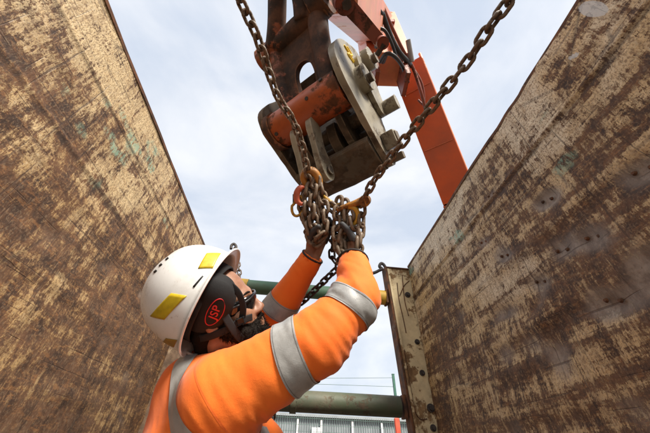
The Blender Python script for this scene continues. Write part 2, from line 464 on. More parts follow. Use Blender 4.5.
M['coupler'] = mat_worn('coupler_khaki', (.32, .28, .20), .55, rust1=(.075, .055, .036), rust2=(.22, .165, .105), scale=15, rough=.42, dirt=.75, dirtcol=(.085, .065, .045), edge=(.50, .45, .36))
M['coupler_dark'] = mat_worn('coupler_brown', (.16, .125, .085), .5, rust1=(.06, .045, .032), rust2=(.16, .11, .07), scale=9, rough=.6, dirt=.4, dirtcol=(.035, .027, .02), edge=(.30, .24, .17))
M['stick'] = mat_worn('stick_orange', (.80, .27, .14), .70, rust1=(.45, .12, .045), rust2=(.70, .24, .11), scale=6, rough=.4, dirt=.5, dirtcol=(.62, .34, .11), edge=(.85, .55, .42))
M['boom'] = mat_worn('boom_red', (.58, .085, .014), .86, rust1=(.20, .05, .02), rust2=(.36, .08, .025), scale=5, rough=.42, dirt=.35, dirtcol=(.22, .06, .025), edge=(.72, .24, .10))
M['lever'] = mat_worn('lever_red', (.26, .055, .025), .6, rust1=(.04, .022, .015), rust2=(.15, .05, .025), scale=14, rough=.5)
M['hose'] = mat_plain('hose_rubber', (.022, .021, .02), .55, .3, 40)
M['rubber'] = mat_plain('black_rubber', (.018, .018, .018), .7, .3, 40)
M['chalk_yellow'] = mat_plain('paint_mark', (.75, .50, .03), .6, .2, 60)
M['machine_white'] = mat_plain('machine_grey', (.35, .34, .33), .5, .2, 6)
M['glass'] = mat_plain('cab_glass', (.03, .04, .045), .08, .1, 4, bump=0)

# ------------------------------------------------------------------ the ground
def ground():
    b = NB('site_earth')
    n = b.noise(.9, 8, .65); n2 = b.noise(14, 8, .7)
    b.color(b.mix(b.ramp(n2, .35, .68), b.mix(b.ramp(n, .35, .65), (.075, .055, .038), (.16, .12, .085)), (.21, .18, .145)))
    b.rough(.92); b.bump(b.math('ADD', n, n2), .8, .03)
    s = 600; k = 40
    g = np.concatenate([-np.geomspace(s, .5, k), np.geomspace(.5, s, k)])
    X, Y = np.meshgrid(g, g, indexing='ij')
    Z = .05*fbm(X*.7, Y*.7)*np.clip((np.abs(X)+np.abs(Y))/6, 0, 1)
    Z = np.where((np.abs(X) < 3) & (np.abs(Y) < 5), 0, Z)
    V = np.stack([X, Y, Z], -1).reshape(-1, 3); m = len(g)
    i = np.arange(m-1)[:, None]*m+np.arange(m-1)[None]
    Q = np.stack([i, i+m, i+m+1, i+1], -1).reshape(-1, 4)
    o = fast_mesh('ground', V, Q, b.m); o['kind'] = 'structure'
ground()

# ------------------------------------------------------------------ trench shield: two plate walls, end columns, struts
ZT = 2.845                                       # top of the walls
YN, YF = -1.15, 2.36
def xl(y): return -.968+(y-.42)*.0201            # inner face of the left plate
def xr(y): return 1.046+(y-.18)*.0096
def bash(y): return .010*np.exp(-((y-.60)/.05)**2)+.008*np.exp(-((y-.78)/.06)**2)+.004*np.exp(-((y-.3)/.15)**2)-.004*np.exp(-((y-1.2)/.2)**2)
def wall_plate(name, xf, side, mat, parent, dents, seams, grooves, seed):
    h = .0105
    ys = np.arange(YN, YF+h/2, h); zs = np.arange(.02, ZT+h/2, h)
    Y, Z = np.meshgrid(ys, zs, indexing='ij')
    D = np.zeros_like(Y)                         # positive = pushed outward, away from the trench
    D += .010*fbm(Y*1.1+seed, Z*1.3, seed)+.0045*fbm(Y*4+seed, Z*4, seed+3)
    D += .0016*fbm(Y*14, Z*14, seed+5)
    wear = np.zeros_like(Y); mud = np.zeros_like(Y); gr = np.zeros_like(Y)
    # stiffeners behind the skin: plate dished between them (rows run along the wall)
    for zc in np.arange(.28, 2.75, .31):
        D -= .010*np.exp(-((Z-zc)/.030)**2)*(0.5+.5*vnoise(Y*2.1+zc*9, Z*0, seed))
    for yc in np.arange(-1.0, 2.3, .42):
        D -= .007*np.exp(-((Y-yc-.05*vnoise(Z*1.2, Z*0+yc, seed))/.03)**2)*np.clip((2.4-Z)/.5, 0, 1)
    # plate pillowed between its hidden ribs: rows of shallow dishes, mud-polished, rust lines between the rows
    rr = random.Random(int(seed*10)); z = 1.22; row = 0
    while z < 2.42:
        dz = rr.uniform(.125, .165); y = -.2+rr.uniform(0, .1)
        wear += .85*np.exp(-((Z-z+dz*.5+.012*vnoise(Y*4, Y*0+row, seed))/.014)**2)*np.clip(.55+1.1*vnoise(Y*3.1+row*7, Y*0, seed), 0, 1)
        while y < 2.2:
            w_ = rr.uniform(.12, .21); a_ = rr.uniform(0, 1)**1.3*np.clip((2.50-z)/.4, .25, 1)*(1.0 if side > 0 else .75)
            g = np.exp(-(((Y-y)/(w_*.42))**2+((Z-z)/(dz*.36))**2)**1.3)
            D += .016*a_*g; mud += .62*a_*g*(rr.random() < .62); wear += .25*a_*g
            y += w_+rr.uniform(0, .03)
        z += dz; row += 1
    for (y, z, ry, rz, dep, ang, md) in dents:
        c, s = math.cos(ang), math.sin(ang)
        u = ((Y-y)*c+(Z-z)*s)/ry; v = (-(Y-y)*s+(Z-z)*c)/rz
        q = u*u+v*v+.5*fbm(Y*12, Z*12, seed+y)
        g = np.exp(-np.clip(q, 0, 9)*1.4); D += dep*g; wear += .6*g
        mud += md*np.exp(-np.clip(q*.8, 0, 9))
    for (z, dep, wd) in seams:
        zz = z+.004*vnoise(Y*3, Y*0, seed)
        D -= dep*np.exp(-((Z-zz)/wd)**2); gr += .75*np.exp(-((Z-zz+wd*1.6)/(wd*.9))**2)*(.45+.55*(fbm(Y*9, Z*3, 2) > -.15))
    for (y0, z0, y1, z1, wd, dep) in grooves:
        dy, dz = y1-y0, z1-z0; Lq = dy*dy+dz*dz
        t = np.clip(((Y-y0)*dy+(Z-z0)*dz)/Lq, 0, 1)
        dist = np.hypot(Y-y0-t*dy, Z-z0-t*dz+.0015*vnoise(Y*14, Z*14, seed))
        g = np.exp(-(dist/wd)**2); D += dep*g; gr += g
    if side > 0: D += bash(Y)*np.clip((Z-ZT+.16)/.16, 0, 1)**1.5
    if side < 0: D *= .62
    X = xf(Y)+side*D
    V = np.stack([X, Y, Z], -1).reshape(-1, 3); m = len(zs)
    i = np.arange(len(ys)-1)[:, None]*m+np.arange(m-1)[None]
    Q = np.stack([i, i+m, i+m+1, i+1], -1).reshape(-1, 4)
    if side > 0: Q = Q[:, ::-1]
    o = fast_mesh(name, V, Q, mat, parent)
    smear = np.zeros_like(Y)
    for (y, z, l_, w_, an) in (((.182, 2.735, .085, .024, 1.45), (.33, 2.66, .030, .009, .9)) if side > 0 else ()):
        c, q_ = math.cos(an), math.sin(an); u = ((Y-y)*c+(Z-z)*q_)/l_; v = (-(Y-y)*q_+(Z-z)*c)/w_; smear = np.maximum(smear, np.exp(-(u**2+v**2)**2*.7))
    for nm, a in (('smear', smear), ('wear', wear), ('mud', mud), ('groove', gr)):
        at = o.data.attributes.new(nm, 'FLOAT', 'POINT'); at.data.foreach_set('value', np.clip(a, 0, 1).astype(np.float32).ravel())
    return o
def rnd_dents(n, y0, y1, z0, z1, seed, dep=.012):
    r = random.Random(seed); out = []
    for _ in range(n):
        out.append((r.uniform(y0, y1), r.uniform(z0, z1), r.uniform(.03, .09), r.uniform(.02, .05), dep*r.uniform(.4, 1.2), r.uniform(-.5, .5), r.uniform(0, .5)))
    return out
def rnd_grooves(n, y0, y1, z0, z1, seed):
    r = random.Random(seed); out = []
    for _ in range(n):
        y, z = r.uniform(y0, y1), r.uniform(z0, z1); a = r.choice([r.gauss(0, .12), r.gauss(math.pi/2, .2), r.gauss(.7, .3)]); l = r.uniform(.05, .26)
        out.append((y, z, y+l*math.cos(a), z+l*math.sin(a), r.uniform(.004, .008), r.uniform(.001, .003)))
    return out
Rw = empty('trench_panel', (1.10, .6, 0))
tag(Rw, 'rusty cream steel trench panel on the right with dents and a yellow end column', 'trench panel')
Lw = empty('trench_panel', (-1.02, .6, 0))
tag(Lw, 'rusty brown steel trench panel on the left behind the worker', 'trench panel')
dR = [(.721, 2.006, .085, .05, .022, .5, 1.0), (.785, 2.259, .07, .04, .018, .5, 1.0), (1.043, 2.549, .05, .03, .012, .3, .6),
      (.792, 1.79, .08, .05, .02, .5, .9), (.851, 2.034, .06, .045, .018, .4, .8), (.467, 2.088, .08, .05, .02, .5, 1.0),
      (1.15, 2.20, .07, .04, .02, .4, .9), (1.25, 2.36, .06, .035, .016, .4, .7), (1.02, 1.98, .07, .04, .02, .3, .8),
      (1.3, 1.95, .07, .04, .018, .3, .6), (1.1, 1.72, .08, .045, .02, .3, .7), (.60, 1.84, .08, .05, .02, .3, .9)]
plR = wall_plate('plate', xr, 1, M['wall_r'], Rw, dR+rnd_dents(14, -.1, 2.2, 1.2, 2.3, 11, .008), [(2.517, .012, .010), (2.50, -.004, .006)],
           rnd_grooves(14, 0, 1.8, 1.7, 2.83, 5)+[(.16, 2.83, .42, 2.60, .007, .003), (.42, 2.6, .62, 2.78, .005, .003)], 3.3)
dL = [(.9, 2.0, .10, .05, .02, -.5, .6), (1.1, 1.75, .12, .05, .022, -.4, .7), (1.3, 1.95, .09, .04, .018, -.4, .5),
      (1.1, 2.2, .08, .04, .018, -.3, .3), (.75, 1.8, .1, .06, .022, -.3, .6), (1.5, 1.7, .1, .05, .02, -.3, .6)]
plL = wall_plate('plate', xl, -1, M['wall_l'], Lw, rnd_dents(10, .1, 2.2, 1.3, 2.4, 23, .006), [(2.572, .009, .008), (2.265, .007, .008)],
           rnd_grooves(12, .2, 1.9, 1.7, 2.83, 8), 8.1)
for xf, s, par, mt in ((xr, 1, Rw, M['wall_edge']), (xl, -1, Lw, M['wall_edge'])):
    # outer skin and the folded top edge
    bm = bmesh.new()
    for (x0, x1, y0, y1, z0, z1) in ((.086, .098, YN, YF, 0, ZT-.02),):
        vs = []
        for y in (y0, y1):
            for dx in (x0, x1):
                for z in (z0, z1): vs.append(bm.verts.new((xf(y)+s*dx, y, z)))
        bmesh.ops.convex_hull(bm, input=vs)
    bm_obj('outer_skin', bm, mt, par)
    n = 90
    V = []; ys = np.linspace(YN-.003, YF+.002, n)
    prof = [(-.003, -.016), (-.004, .004), (.004, .010), (.094, .010), (.102, .003), (.102, -.016)]
    for y in ys:
        w = .005*fbm(np.array([y*3.0]), np.array([1.0]), s)[0]+(float(bash(y)) if s > 0 else 0)
        for (dx, dz) in prof: V.append((xf(y)+s*(dx+w), y, ZT+dz+.3*min(w, .01)-.25*max(w-.01, 0)))
    k = len(prof)
    F = [(i*k+j, i*k+j+1, (i+1)*k+j+1, (i+1)*k+j) for i in range(n-1) for j in range(k-1)]+[tuple(range(k)), tuple(range((n-1)*k, n*k))]
    mesh_obj('top_rail', V, F, mt, par)
    bm = bmesh.new()
    for y, z in ((YN, 0),):
        add_box(bm, ((xf(YN)+s*.043), YN-.004, ZT/2-.02), (.083, .006, ZT-.06))
    bm_obj('end_plate', bm, mt, par)
# faint plug-weld nubs sitting in the dents
for i, (y, z, ry, rz, dep, ang, md) in enumerate(dR[:9]):
    for dy in (-.021, .021):
        bm = bmesh.new(); x = xr(y)+dep*.62
        add_cyl(bm, (x+.004, y+dy, z+dy*.45), (x-.004, y+dy, z+dy*.45), .0085, .005, 10)
        bm_obj('weld_nub', bm, M['wall_edge'], Rw, smooth=40)

def end_column(par, s, xf, visible):
    """box column closing the far end of a panel; its broad face looks back down the trench"""
    x1 = xf(YF); w = .225
    mc = M['column'] if visible else M['column_rust']
    lean = lambda o: [setattr(v.co, 'x', v.co.x+s*(2.78-v.co.z)*.042*(1 if s*(v.co.x-(x1-s*w*.5)) < 0 else 0)) for v in o.data.vertices]
    zt = ZT-.035
    xin = x1-s*w
    xa, xb = sorted((xin, x1+s*.09))
    bm = bmesh.new(); add_box(bm, ((xa+xb)/2, YF+.055, zt/2+.01), (xb-xa, .10, zt-.02))
    col = bm_obj('end_column', bm, mc, par, bevel=.008); lean(col)
    # raised flange along the inner edge, in brown
    bm = bmesh.new(); add_box(bm, (xin-s*.009, YF+.045, zt/2+.012), (.016, .112, zt))
    lean(bm_obj('flange', bm, M['column_side'], par, bevel=.003))
    bm = bmesh.new(); add_box(bm, (xin+s*.012, YF-.004, zt/2+.01), (.020, .020, zt-.05))
    lean(bm_obj('edge_strip', bm, mc, par, bevel=.004))
    # cap with ragged edge
    bm = bmesh.new(); add_box(bm, ((xa+xb)/2, YF+.055, zt+.006), (xb-xa+.012, .125, .012))
    bm_obj('cap_plate', bm, M['column_side'], par, bevel=.003)
    if not visible: return
    Yf = YF+.005
    def fp(px, py): return onY(px, py, Yf)
    for (px, py, r) in ((407.5, 295, .021), (417, 342, .017), (422, 373, .017), (430.5, 408, .022), (433, 428, .017)):
        p = fp(px, py); bm = bmesh.new()
        add_cyl(bm, (p[0], Yf+.002, p[2]), (p[0], Yf-.010, p[2]), r*1.25, n=20)
        add_cyl(bm, (p[0], Yf-.008, p[2]), (p[0], Yf-.026, p[2]), r*.8, n=6)
        bm_obj('bolt', bm, M['dark_steel'], par, smooth=30)
    # welded-on bent rod guides
    for pts in ([(404, 350), (408, 374), (411.5, 394), (415, 411), (420, 419), (427, 419)], [(397, 283), (399, 300), (403, 318), (406, 333)], [(409, 281), (404, 286), (399.5, 296)], [(402, 275), (404.5, 300), (408.5, 316)]):
        q = catmull([fp(*p) for p in pts], 8); q[:, 1] = Yf-.003
        sweep('rod_guide', q, .004, M['column_side'], par, 8)
end_column(Rw, 1, xr, True); end_column(Lw, -1, xl, False)

def strut(zc, r, mat, label, collar_mat, coll):
    e = empty('strut', (.05, 2.425, 0)); tag(e, label, 'strut', 'cross struts of the trench shield')
    ln_ = (2.78-zc)*.042; x0, x1 = xl(2.45)+.236-ln_, xr(2.45)-.238+ln_
    ns = 40
    bm = bmesh.new(); add_cyl(bm, (x0+.05, 2.425, zc), (x1-.05, 2.425, zc), r, n=36); bm_obj('pipe', bm, mat, e, smooth=40)
    for (xa, xb, rr) in coll:
        bm = bmesh.new(); add_cyl(bm, (xa, 2.425, zc), (xb, 2.425, zc), rr, n=36)
        bm_obj('collar', bm, collar_mat, e, smooth=40, bevel=.004)
    for xa, xb in ((x0-.004+.008, x0+.03), (x1-.03, x1-.006)):
        bm = bmesh.new(); add_box(bm, ((xa+xb)/2, 2.425, zc), (xb-xa, .100, r*2.15)); bm_obj('foot_plate', bm, M['column_side'], e, bevel=.006)
xe = xr(2.45)-.24
strut(onY(388, 298, 2.425)[2], .062, M['strut_up'], 'upper green round steel strut passing behind the worker\'s head', M['yellow'], [(xe-.115, xe-.02, .067), (-.55, -.47, .068)])
strut(onY(405, 407, 2.425)[2], .069, M['strut'], 'lower muddy green round steel strut below the worker\'s arm', M['strut'], [(.02, .06, .078)])

# ------------------------------------------------------------------ chain links
def make_link_mesh(name, mat, pitch=.028, wire=.0092, inner=.0125, n=20, k=8):
    half = (pitch+wire)/2; rc = (inner+wire)/2; st = half-rc
    path = []
    for i in range(n):
        a = 2*math.pi*i/n
        path.append((math.sin(a)*rc, math.cos(a)*rc+(st if math.cos(a) >= 0 else -st), 0))
    V = []
    for i in range(n):
        p = np.array(path[i]); t = nrm(np.array(path[(i+1) % n])-np.array(path[i-1])); nn = np.array([0, 0, 1.]); bb = np.cross(t, nn)
        for j in range(k):
            a = 2*math.pi*j/k; V.append(p+wire/2*(math.cos(a)*nn+math.sin(a)*bb))
    F = [(i*k+j, i*k+(j+1) % k, ((i+1) % n)*k+(j+1) % k, ((i+1) % n)*k+j) for i in range(n) for j in range(k)]
    me = bpy.data.meshes.new(name); me.from_pydata([tuple(v) for v in V], [], F); me.update()
    me.polygons.foreach_set('use_smooth', [True]*len(F)); me.materials.append(mat)
    return me
LINK = make_link_mesh('link', M['chain'])
LINK_B = make_link_mesh('link_stout', M['chain'], .034, .0122, .0152)
LINK_D = make_link_mesh('link_dark', M['chain_dark'], .024, .008, .011)
LINK_S = make_link_mesh('link_small', M['chain_dark'], .03, .0085, .014)
def chain_run(parent, pts, mesh, pitch, phase=0.0, twist=0.0, dens=24, jit=.14, seed=0):
    r = random.Random(seed)
    P = catmull(pts, dens); seg = np.linalg.norm(np.diff(P, axis=0), axis=1); s = np.concatenate([[0], np.cumsum(seg)])
    n = int(s[-1]/pitch)
    loc = np.array(parent.location)
    ref = nrm(np.cross(P[-1]-P[0]+1e-4, CF)+1e-6)
    for i in range(n+1):
        d = i*pitch
        c = np.array([np.interp(d, s, P[:, j]) for j in range(3)])
        e0 = np.array([np.interp(max(d-pitch*.5, 0), s, P[:, j]) for j in range(3)]); e1 = np.array([np.interp(min(d+pitch*.5, s[-1]), s, P[:, j]) for j in range(3)])
        t = nrm(e1-e0+1e-9)
        x = nrm(ref-t*(ref@t)); ref = x
        a = phase+twist*i+(math.pi/2 if i % 2 else 0)+r.gauss(0, jit)
        z = np.cross(x, t); x2 = math.cos(a)*x+math.sin(a)*z; z2 = np.cross(x2, t)
        o = bpy.data.objects.new('link', mesh); COL.objects.link(o); o.parent = parent
        m = frame(x2, t, z2, c-loc); o.matrix_basis = m
PITCH_C = .028
NL = np.array([xl(-1.05)-.05, -1.05, ZT]); NR = np.array([xr(-1.05)+.05, -1.05, ZT])
kl = empty('lifting_chain', W(309, 182, .95)); tag(kl, 'brown sling chain rising to the upper left past the coupler', 'chain', 'legs of the lifting sling')
a = W(309, 180, .95); m1 = W(277, 95, .82); m2 = W(240, 0, .70)
chain_run(kl, [a, W(303, 150, .905), W(293.5, 122, .855), m1, W(262, 52, .76), m2, m2*.62+NL*.38+np.array([0, 0, -.06]), NL+np.array([0, 0, .03])], LINK, PITCH_C, .75, seed=1)
kr = empty('lifting_chain', W(366, 200, .88)); tag(kr, 'brown sling chain rising to the upper right across the red boom', 'chain', 'legs of the lifting sling')
m2 = W(510, 0, .58)
chain_run(kr, [W(362, 202, .89), W(377, 176, .845), W(402, 143, .775), W(431, 107, .705), W(470, 58, .64), m2, m2*.62+NR*.38+np.array([0, 0, -.06]), NR+np.array([0, 0, .03])], LINK, PITCH_C, .5, seed=2)
bl = empty('chain_bundle', W(316, 212, .94)); tag(bl, 'bunched loops of brown chain hanging over the far hand', 'chain', 'slack chain loops under the coupler')
for i, pts in enumerate((
        [(311, 180, .96), (306, 203, .94), (309, 230, .925), (316, 243, .92), (322, 230, .93), (320, 205, .945), (317, 184, .96)],
        [(316, 182, .945), (313, 208, .925), (315, 229, .91), (320, 238, .905), (325, 226, .915), (324, 204, .935), (320, 186, .955)],
        [(306, 186, .97), (302, 208, .955), (307, 226, .95), (313, 231, .945), (317, 213, .955), (314, 192, .97)])):
    chain_run(bl, [W(*p) for p in pts], LINK_B, .034, .4*i, .12, seed=10+i, jit=.3)
br = empty('chain_bundle', W(348, 232, .90)); tag(br, 'two brown chain loops hanging over the near hand', 'chain', 'slack chain loops under the coupler')
for i, pts in enumerate((
        [(339, 203, .925), (337, 225, .905), (339, 252, .872), (348, 265, .852), (357, 253, .862), (361, 228, .89), (361, 206, .905)],
        [(345, 206, .915), (345, 224, .90), (341, 247, .878), (349, 259, .856), (356, 244, .866), (351, 218, .895), (347, 206, .915)],
        [(327, 203, .95), (333, 208, .93), (340, 214, .92)])):
    chain_run(br, [W(*p) for p in pts], LINK_B, .034, .3+.4*i, .12, seed=20+i, jit=.3)
dk = empty('dark_chain', W(320, 280, .97)); tag(dk, 'thin black chain hanging between the two orange sleeves', 'chain')
chain_run(dk, [W(*p) for p in ((334, 240, .96), (332, 256, .955), (338, 266, .95), (329, 276, .955), (317, 288, .97), (306, 299, .985), (296, 308, 1.0), (284, 330, 1.03), (276, 372, 1.04), (272, 430, 1.06))], LINK_D, .024, .3, seed=31)

# orange and yellow sling fittings
def hook_shape(name, pts, radii, mat, label, cat, group=None, flat=None):
    q = catmull([W(*p) for p in pts], 8)
    rr = np.interp(np.linspace(0, 1, len(q)), np.linspace(0, 1, len(radii)), radii)
    e = empty(name, tuple(q[0])); tag(e, label, cat, group)
    sweep('body', q, rr, mat, e, 14)
    return e
h1 = hook_shape('sling_hook', [(306, 186, .955), (303.5, 178, .955), (307, 172, .955), (313, 172, .955), (318, 178, .955), (319.5, 187, .955), (316, 195, .955)], [.008, .013, .016, .0165, .014, .011, .006], M['hook_orange'], 'arched orange sling hook at the top of the chain loops', 'hook', 'sling fittings')
e = sweep('latch', catmull([W(306, 186, .95), W(309, 190, .948), W(315, 194, .95)], 6), .004, M['dark_steel'], h1, 8)
h2 = hook_shape('grab_hook', [(304, 187, .94), (300, 188, .935), (297, 193, .935), (297, 200, .935), (301, 204, .935), (305, 203, .94)], [.005, .010, .0115, .010, .007, .005], M['hook_red'], 'small red grab hook left of the chain loops', 'hook', 'sling fittings')
bm = bmesh.new(); add_box(bm, (0, 0, 0), (.022, .014, .034), frame(CR, CF, CU, W(296, 199, .955))); bm_obj('spring_block', bm, M['rubber'], h2, bevel=.003)
ringp = [W(298+6*math.cos(t)*(.75 if math.sin(t) < 0 else 1.0)-1.5*math.sin(t), 206+10*math.sin(t), .95) for t in np.linspace(0, 2*math.pi, 33)]
rg = empty('pear_link', W(298, 206, .95)); tag(rg, 'thin yellow pear shaped link beside the red grab hook', 'shackle', 'sling fittings')
sweep('body', ringp, .0048, M['hook_yellow'], rg, 10, caps=False)
h3 = empty('shortening_clutch', W(350, 205, .90)); tag(h3, 'long rusty orange shortening clutch holding the near chain', 'hook', 'sling fittings')
sweep('shank', catmull([W(337, 210, .915), W(343, 207.5, .905), (W(352, 204.5, .895)), W(361, 201.5, .89), W(366, 200.5, .888)], 6), np.interp(np.linspace(0, 1, 25), [0, .3, .6, .85, 1], [.006, .0085, .011, .016, .015]), M['hook_orange'], h3, 14)
bm = bmesh.new(); add_cyl(bm, W(364, 201.5, .874), W(366, 200.5, .905), .0175, n=20); bm_obj('pin_boss', bm, M['hook_orange'], h3, smooth=40, bevel=.003)
sweep('claw', catmull([W(348, 206, .90), W(355, 209, .895), W(357.5, 216, .895), W(355, 223, .895), W(351, 226, .897)], 6), np.interp(np.linspace(0, 1, 25), [0, .5, 1], [.009, .010, .005]), M['hook_yellow'], h3, 12)
h4 = hook_shape('sling_hook', [(324, 196, .95), (329, 201, .94), (336, 205, .935), (342, 203, .93), (340, 197, .93)], [.006, .008, .008, .006, .004], M['hook_yellow'], 'small yellow hook joining the two chain bundles', 'hook', 'sling fittings')

# ------------------------------------------------------------------ quick coupler
A0 = cdir(.91, .41, 0); ZU = cdir(-.39, .92, 0); AW = CF
th = math.radians(30)
AX = math.cos(th)*A0-math.sin(th)*AW; AX = nrm(AX-ZU*(AX@ZU)); AY = np.cross(ZU, AX)
QO = W(308, 112, 1.12)
QF = frame(AX, AY, ZU, QO)
qc = empty('quick_coupler', tuple(W(330, 185, 1.12)))
tag(qc, 'rusty excavator quick coupler with orange cross tube hanging above the chains', 'coupler')
def rounded(pts, n=5, f=.28):
    """chaikin-rounded polygon"""
    P = np.array(pts, float)
    for _ in range(2):
        Q_ = []
        for i in range(len(P)):
            a, b = P[i], P[(i+1) % len(P)]; Q_ += [a*(1-f)+b*f, a*f+b*(1-f)]
        P = np.array(Q_)
    return [tuple(p) for p in P]
plate = [(-.045, .12), (-.06, .02), (-.03, -.07), (.03, -.24), (.085, -.335), (.16, -.325), (.19, -.22), (.235, -.08), (.30, -.03), (.345, .08), (.32, .215), (.2, .235), (.05, .195)]
bm = bmesh.new(); add_prism(bm, rounded(plate, f=.22), (.180, .205), QF); bm_obj('side_plate', bm, M['coupler'], qc, rough=.005, bevel=.003, smooth=40)
bm = bmesh.new(); add_prism(bm, rounded([(p[0], p[1]*(.86 if p[1] < 0 else .8)) for p in plate], f=.22), (-.205, -.180), QF); bm_obj('side_plate', bm, M['coupler_dark'], qc, rough=.005, bevel=.003, smooth=40)
# second, narrower cheek outside the right plate
bm = bmesh.new(); add_prism(bm, rounded([(.15, .15), (.26, .16), (.31, .06), (.285, -.05), (.25, -.12), (.18, -.10), (.14, .02)], f=.2), (.207, .226), QF); bm_obj('cheek_plate', bm, M['coupler'], qc, rough=.005, bevel=.003, smooth=40)
# curved back shell
shell = [(.085, -.335), (.135, -.325), (.205, -.10), (.30, .06), (.285, .075), (.19, -.075), (.11, -.27)]
bm = bmesh.new(); add_prism(bm, shell, (-.178, .178), QF); bm_obj('back_shell', bm, M['coupler_dark'], qc, rough=.005, bevel=.003)
bm = bmesh.new(); add_prism(bm, rounded([(-.01, -.215), (.07, -.335), (.125, -.335), (.115, -.295), (.03, -.185)], f=.2), (-.178, .178), QF); bm_obj('lip_plate', bm, M['coupler_dark'], qc, rough=.005, bevel=.003)
for x in (-.085, .105):
    bm = bmesh.new(); add_prism(bm, rounded([(.0, -.05), (.02, -.17), (.10, -.27), (.18, -.09), (.10, -.02)], f=.2), (x-.012, x+.012), QF); bm_obj('gusset', bm, M['coupler_dark'], qc, rough=.005, bevel=.002)
# orange cross tube
bm = bmesh.new(); add_cyl(bm, (-.176, 0, 0), (.176, 0, 0), .073, n=48, m=QF); bm_obj('cross_tube', bm, M['tube'], qc, rough=.005, smooth=40, bevel=.004)
bm = bmesh.new(); add_cyl(bm, (-.178, 0, 0), (-.150, 0, 0), .081, n=48, m=QF); bm_obj('tube_collar', bm, M['link_frame'], qc, smooth=40, bevel=.004)
bm = bmesh.new(); add_box(bm, (.03, .20, .13), (.24, .03, .16), QF); bm_obj('rear_web', bm, M['coupler_dark'], qc, bevel=.004)
for x, a in ((-.135, -.4), (.05, .2), (.12, .75)):
    p = np.array([x, -.073*math.cos(a), .073*math.sin(a)]); bm = bmesh.new()
    add_cyl(bm, tuple(p*np.array([1, .93, .93])), tuple(p*np.array([1, 1.06, 1.06])), .0075, n=12, m=QF); bm_obj('grease_nipple', bm, M['dark_steel'], qc, smooth=40)
# pins and bosses on the right plate
for (y, z, r, x0, x1, pin) in ((.130, .035, .054, .205, .240, .018), (.275, .150, .048, .226, .258, .02)):
    bm = bmesh.new(); add_cyl(bm, (x0, y, z), (x1, y, z), r, n=36, m=QF); bo = bm_obj('boss', bm, M['coupler'], qc, smooth=40, bevel=.003)
    bm = bmesh.new(); add_cyl(bm, (x1-.001, y-.006, z-.012), (x1+.020, y-.006, z-.012), pin, n=20, m=QF); bm_obj('pin', bm, M['coupler_dark'], bo, smooth=40, bevel=.003)
bm = bmesh.new(); add_cyl(bm, (.10, .265, -.075), (.285, .265, -.075), .031, n=24, m=QF); bm_obj('cross_pin', bm, M['coupler'], qc, smooth=40, bevel=.002)
bm = bmesh.new(); add_box(bm, (.230, .12, -.235), (.052, .068, .068), QF); lg = bm_obj('lug', bm, M['coupler'], qc, bevel=.006)
bm = bmesh.new(); add_box(bm, (.2575, .12, -.235), (.006, .048, .048), QF); bm_obj('lug_socket', bm, M['coupler_dark'], lg)
bm = bmesh.new(); add_box(bm, (.22, .14, -.305), (.06, .035, .03), QF); bm_obj('lug', bm, M['coupler_dark'], qc, bevel=.004)
# yellow paint-stick scrawl on the right plate
for pts in ([(.10, .185), (.125, .158), (.100, .146), (.128, .118)], [(.135, .192), (.155, .160), (.128, .150), (.152, .118), (.170, .112)]):
    q = catmull([QF @ Vector((.2065, y+.01, z)) for y, z in pts], 6); sweep('paint_mark', q, .0055, M['chalk_yellow'], qc, 6)
for k, (y, z, r_) in enumerate(((.10, -.10, .03), (.15, -.17, .026))):
    bm = bmesh.new(); add_cyl(bm, (-.178, y, z), (.178, y, z), r_, n=24, m=QF); bm_obj('inner_bar', bm, M['coupler_dark'], qc, smooth=40)
bm = bmesh.new(); add_prism(bm, rounded([(.06, -.05), (.03, -.16), (.10, -.25), (.16, -.15)], f=.2), (.02, .06), QF); bm_obj('gusset', bm, M['coupler_dark'], qc, bevel=.003)
# lifting eye under the tube
eye = [(-.035, -.045), (-.075, -.05), (-.105, -.12), (-.135, -.215), (-.125, -.262), (-.085, -.268), (-.055, -.235), (-.06, -.15), (-.02, -.09)]
eo = None
eye = [(y, z-.035 if z < -.1 else z) for y, z in eye]
for x in (-.062, .018):
    bm = bmesh.new(); add_prism(bm, rounded(eye, f=.22), (x-.012, x+.012), QF); o = bm_obj('lifting_eye', bm, M['coupler'], qc, rough=.005, bevel=.003, smooth=40)
bm = bmesh.new(); add_cyl(bm, (-.085, -.095, -.263), (.040, -.095, -.263), .0155, n=20, m=QF); bm_obj('eye_pin', bm, M['coupler_dark'], qc, smooth=40, bevel=.002)
# rusty link casting above the tube: web with an oval hole, legs and a top cross tube
def web(zc, xc, rx, rz, y0):
    n = 48; bm = bmesh.new(); rings = []
    def outer(a):
        c, s = math.cos(a), math.sin(a); e = .32
        return (.035+.125*math.copysign(abs(c)**e, c), .175+.175*math.copysign(abs(s)**e, s))
    for yy in (-.016, .016):
        o_, i_ = [], []
        for k in range(n):
            a = 2*math.pi*k/n; ox, oz = outer(a)
            ix, iz = xc+rx*math.copysign(abs(math.cos(a))**.8, math.cos(a)), zc+rz*math.copysign(abs(math.sin(a))**.8, math.sin(a))
            o_.append(bm.verts.new(QF @ Vector((ox, y0+yy+.32*oz, oz)))); i_.append(bm.verts.new(QF @ Vector((ix, y0+yy+.32*iz, iz))))
        rings.append((o_, i_))
    for k in range(n):
        j = (k+1) % n
        (a_, b_), (c_, d_) = rings
        bm.faces.new((a_[k], a_[j], b_[j], b_[k])); bm.faces.new((c_[k], d_[k], d_[j], c_[j]))
        bm.faces.new((a_[k], c_[k], c_[j], a_[j])); bm.faces.new((b_[k], b_[j], d_[j], d_[k]))
    return bm
bm_obj('link_web', web(.125, .035, .046, .082, .0), M['link_frame'], qc, rough=.005, bevel=.003, smooth=40)
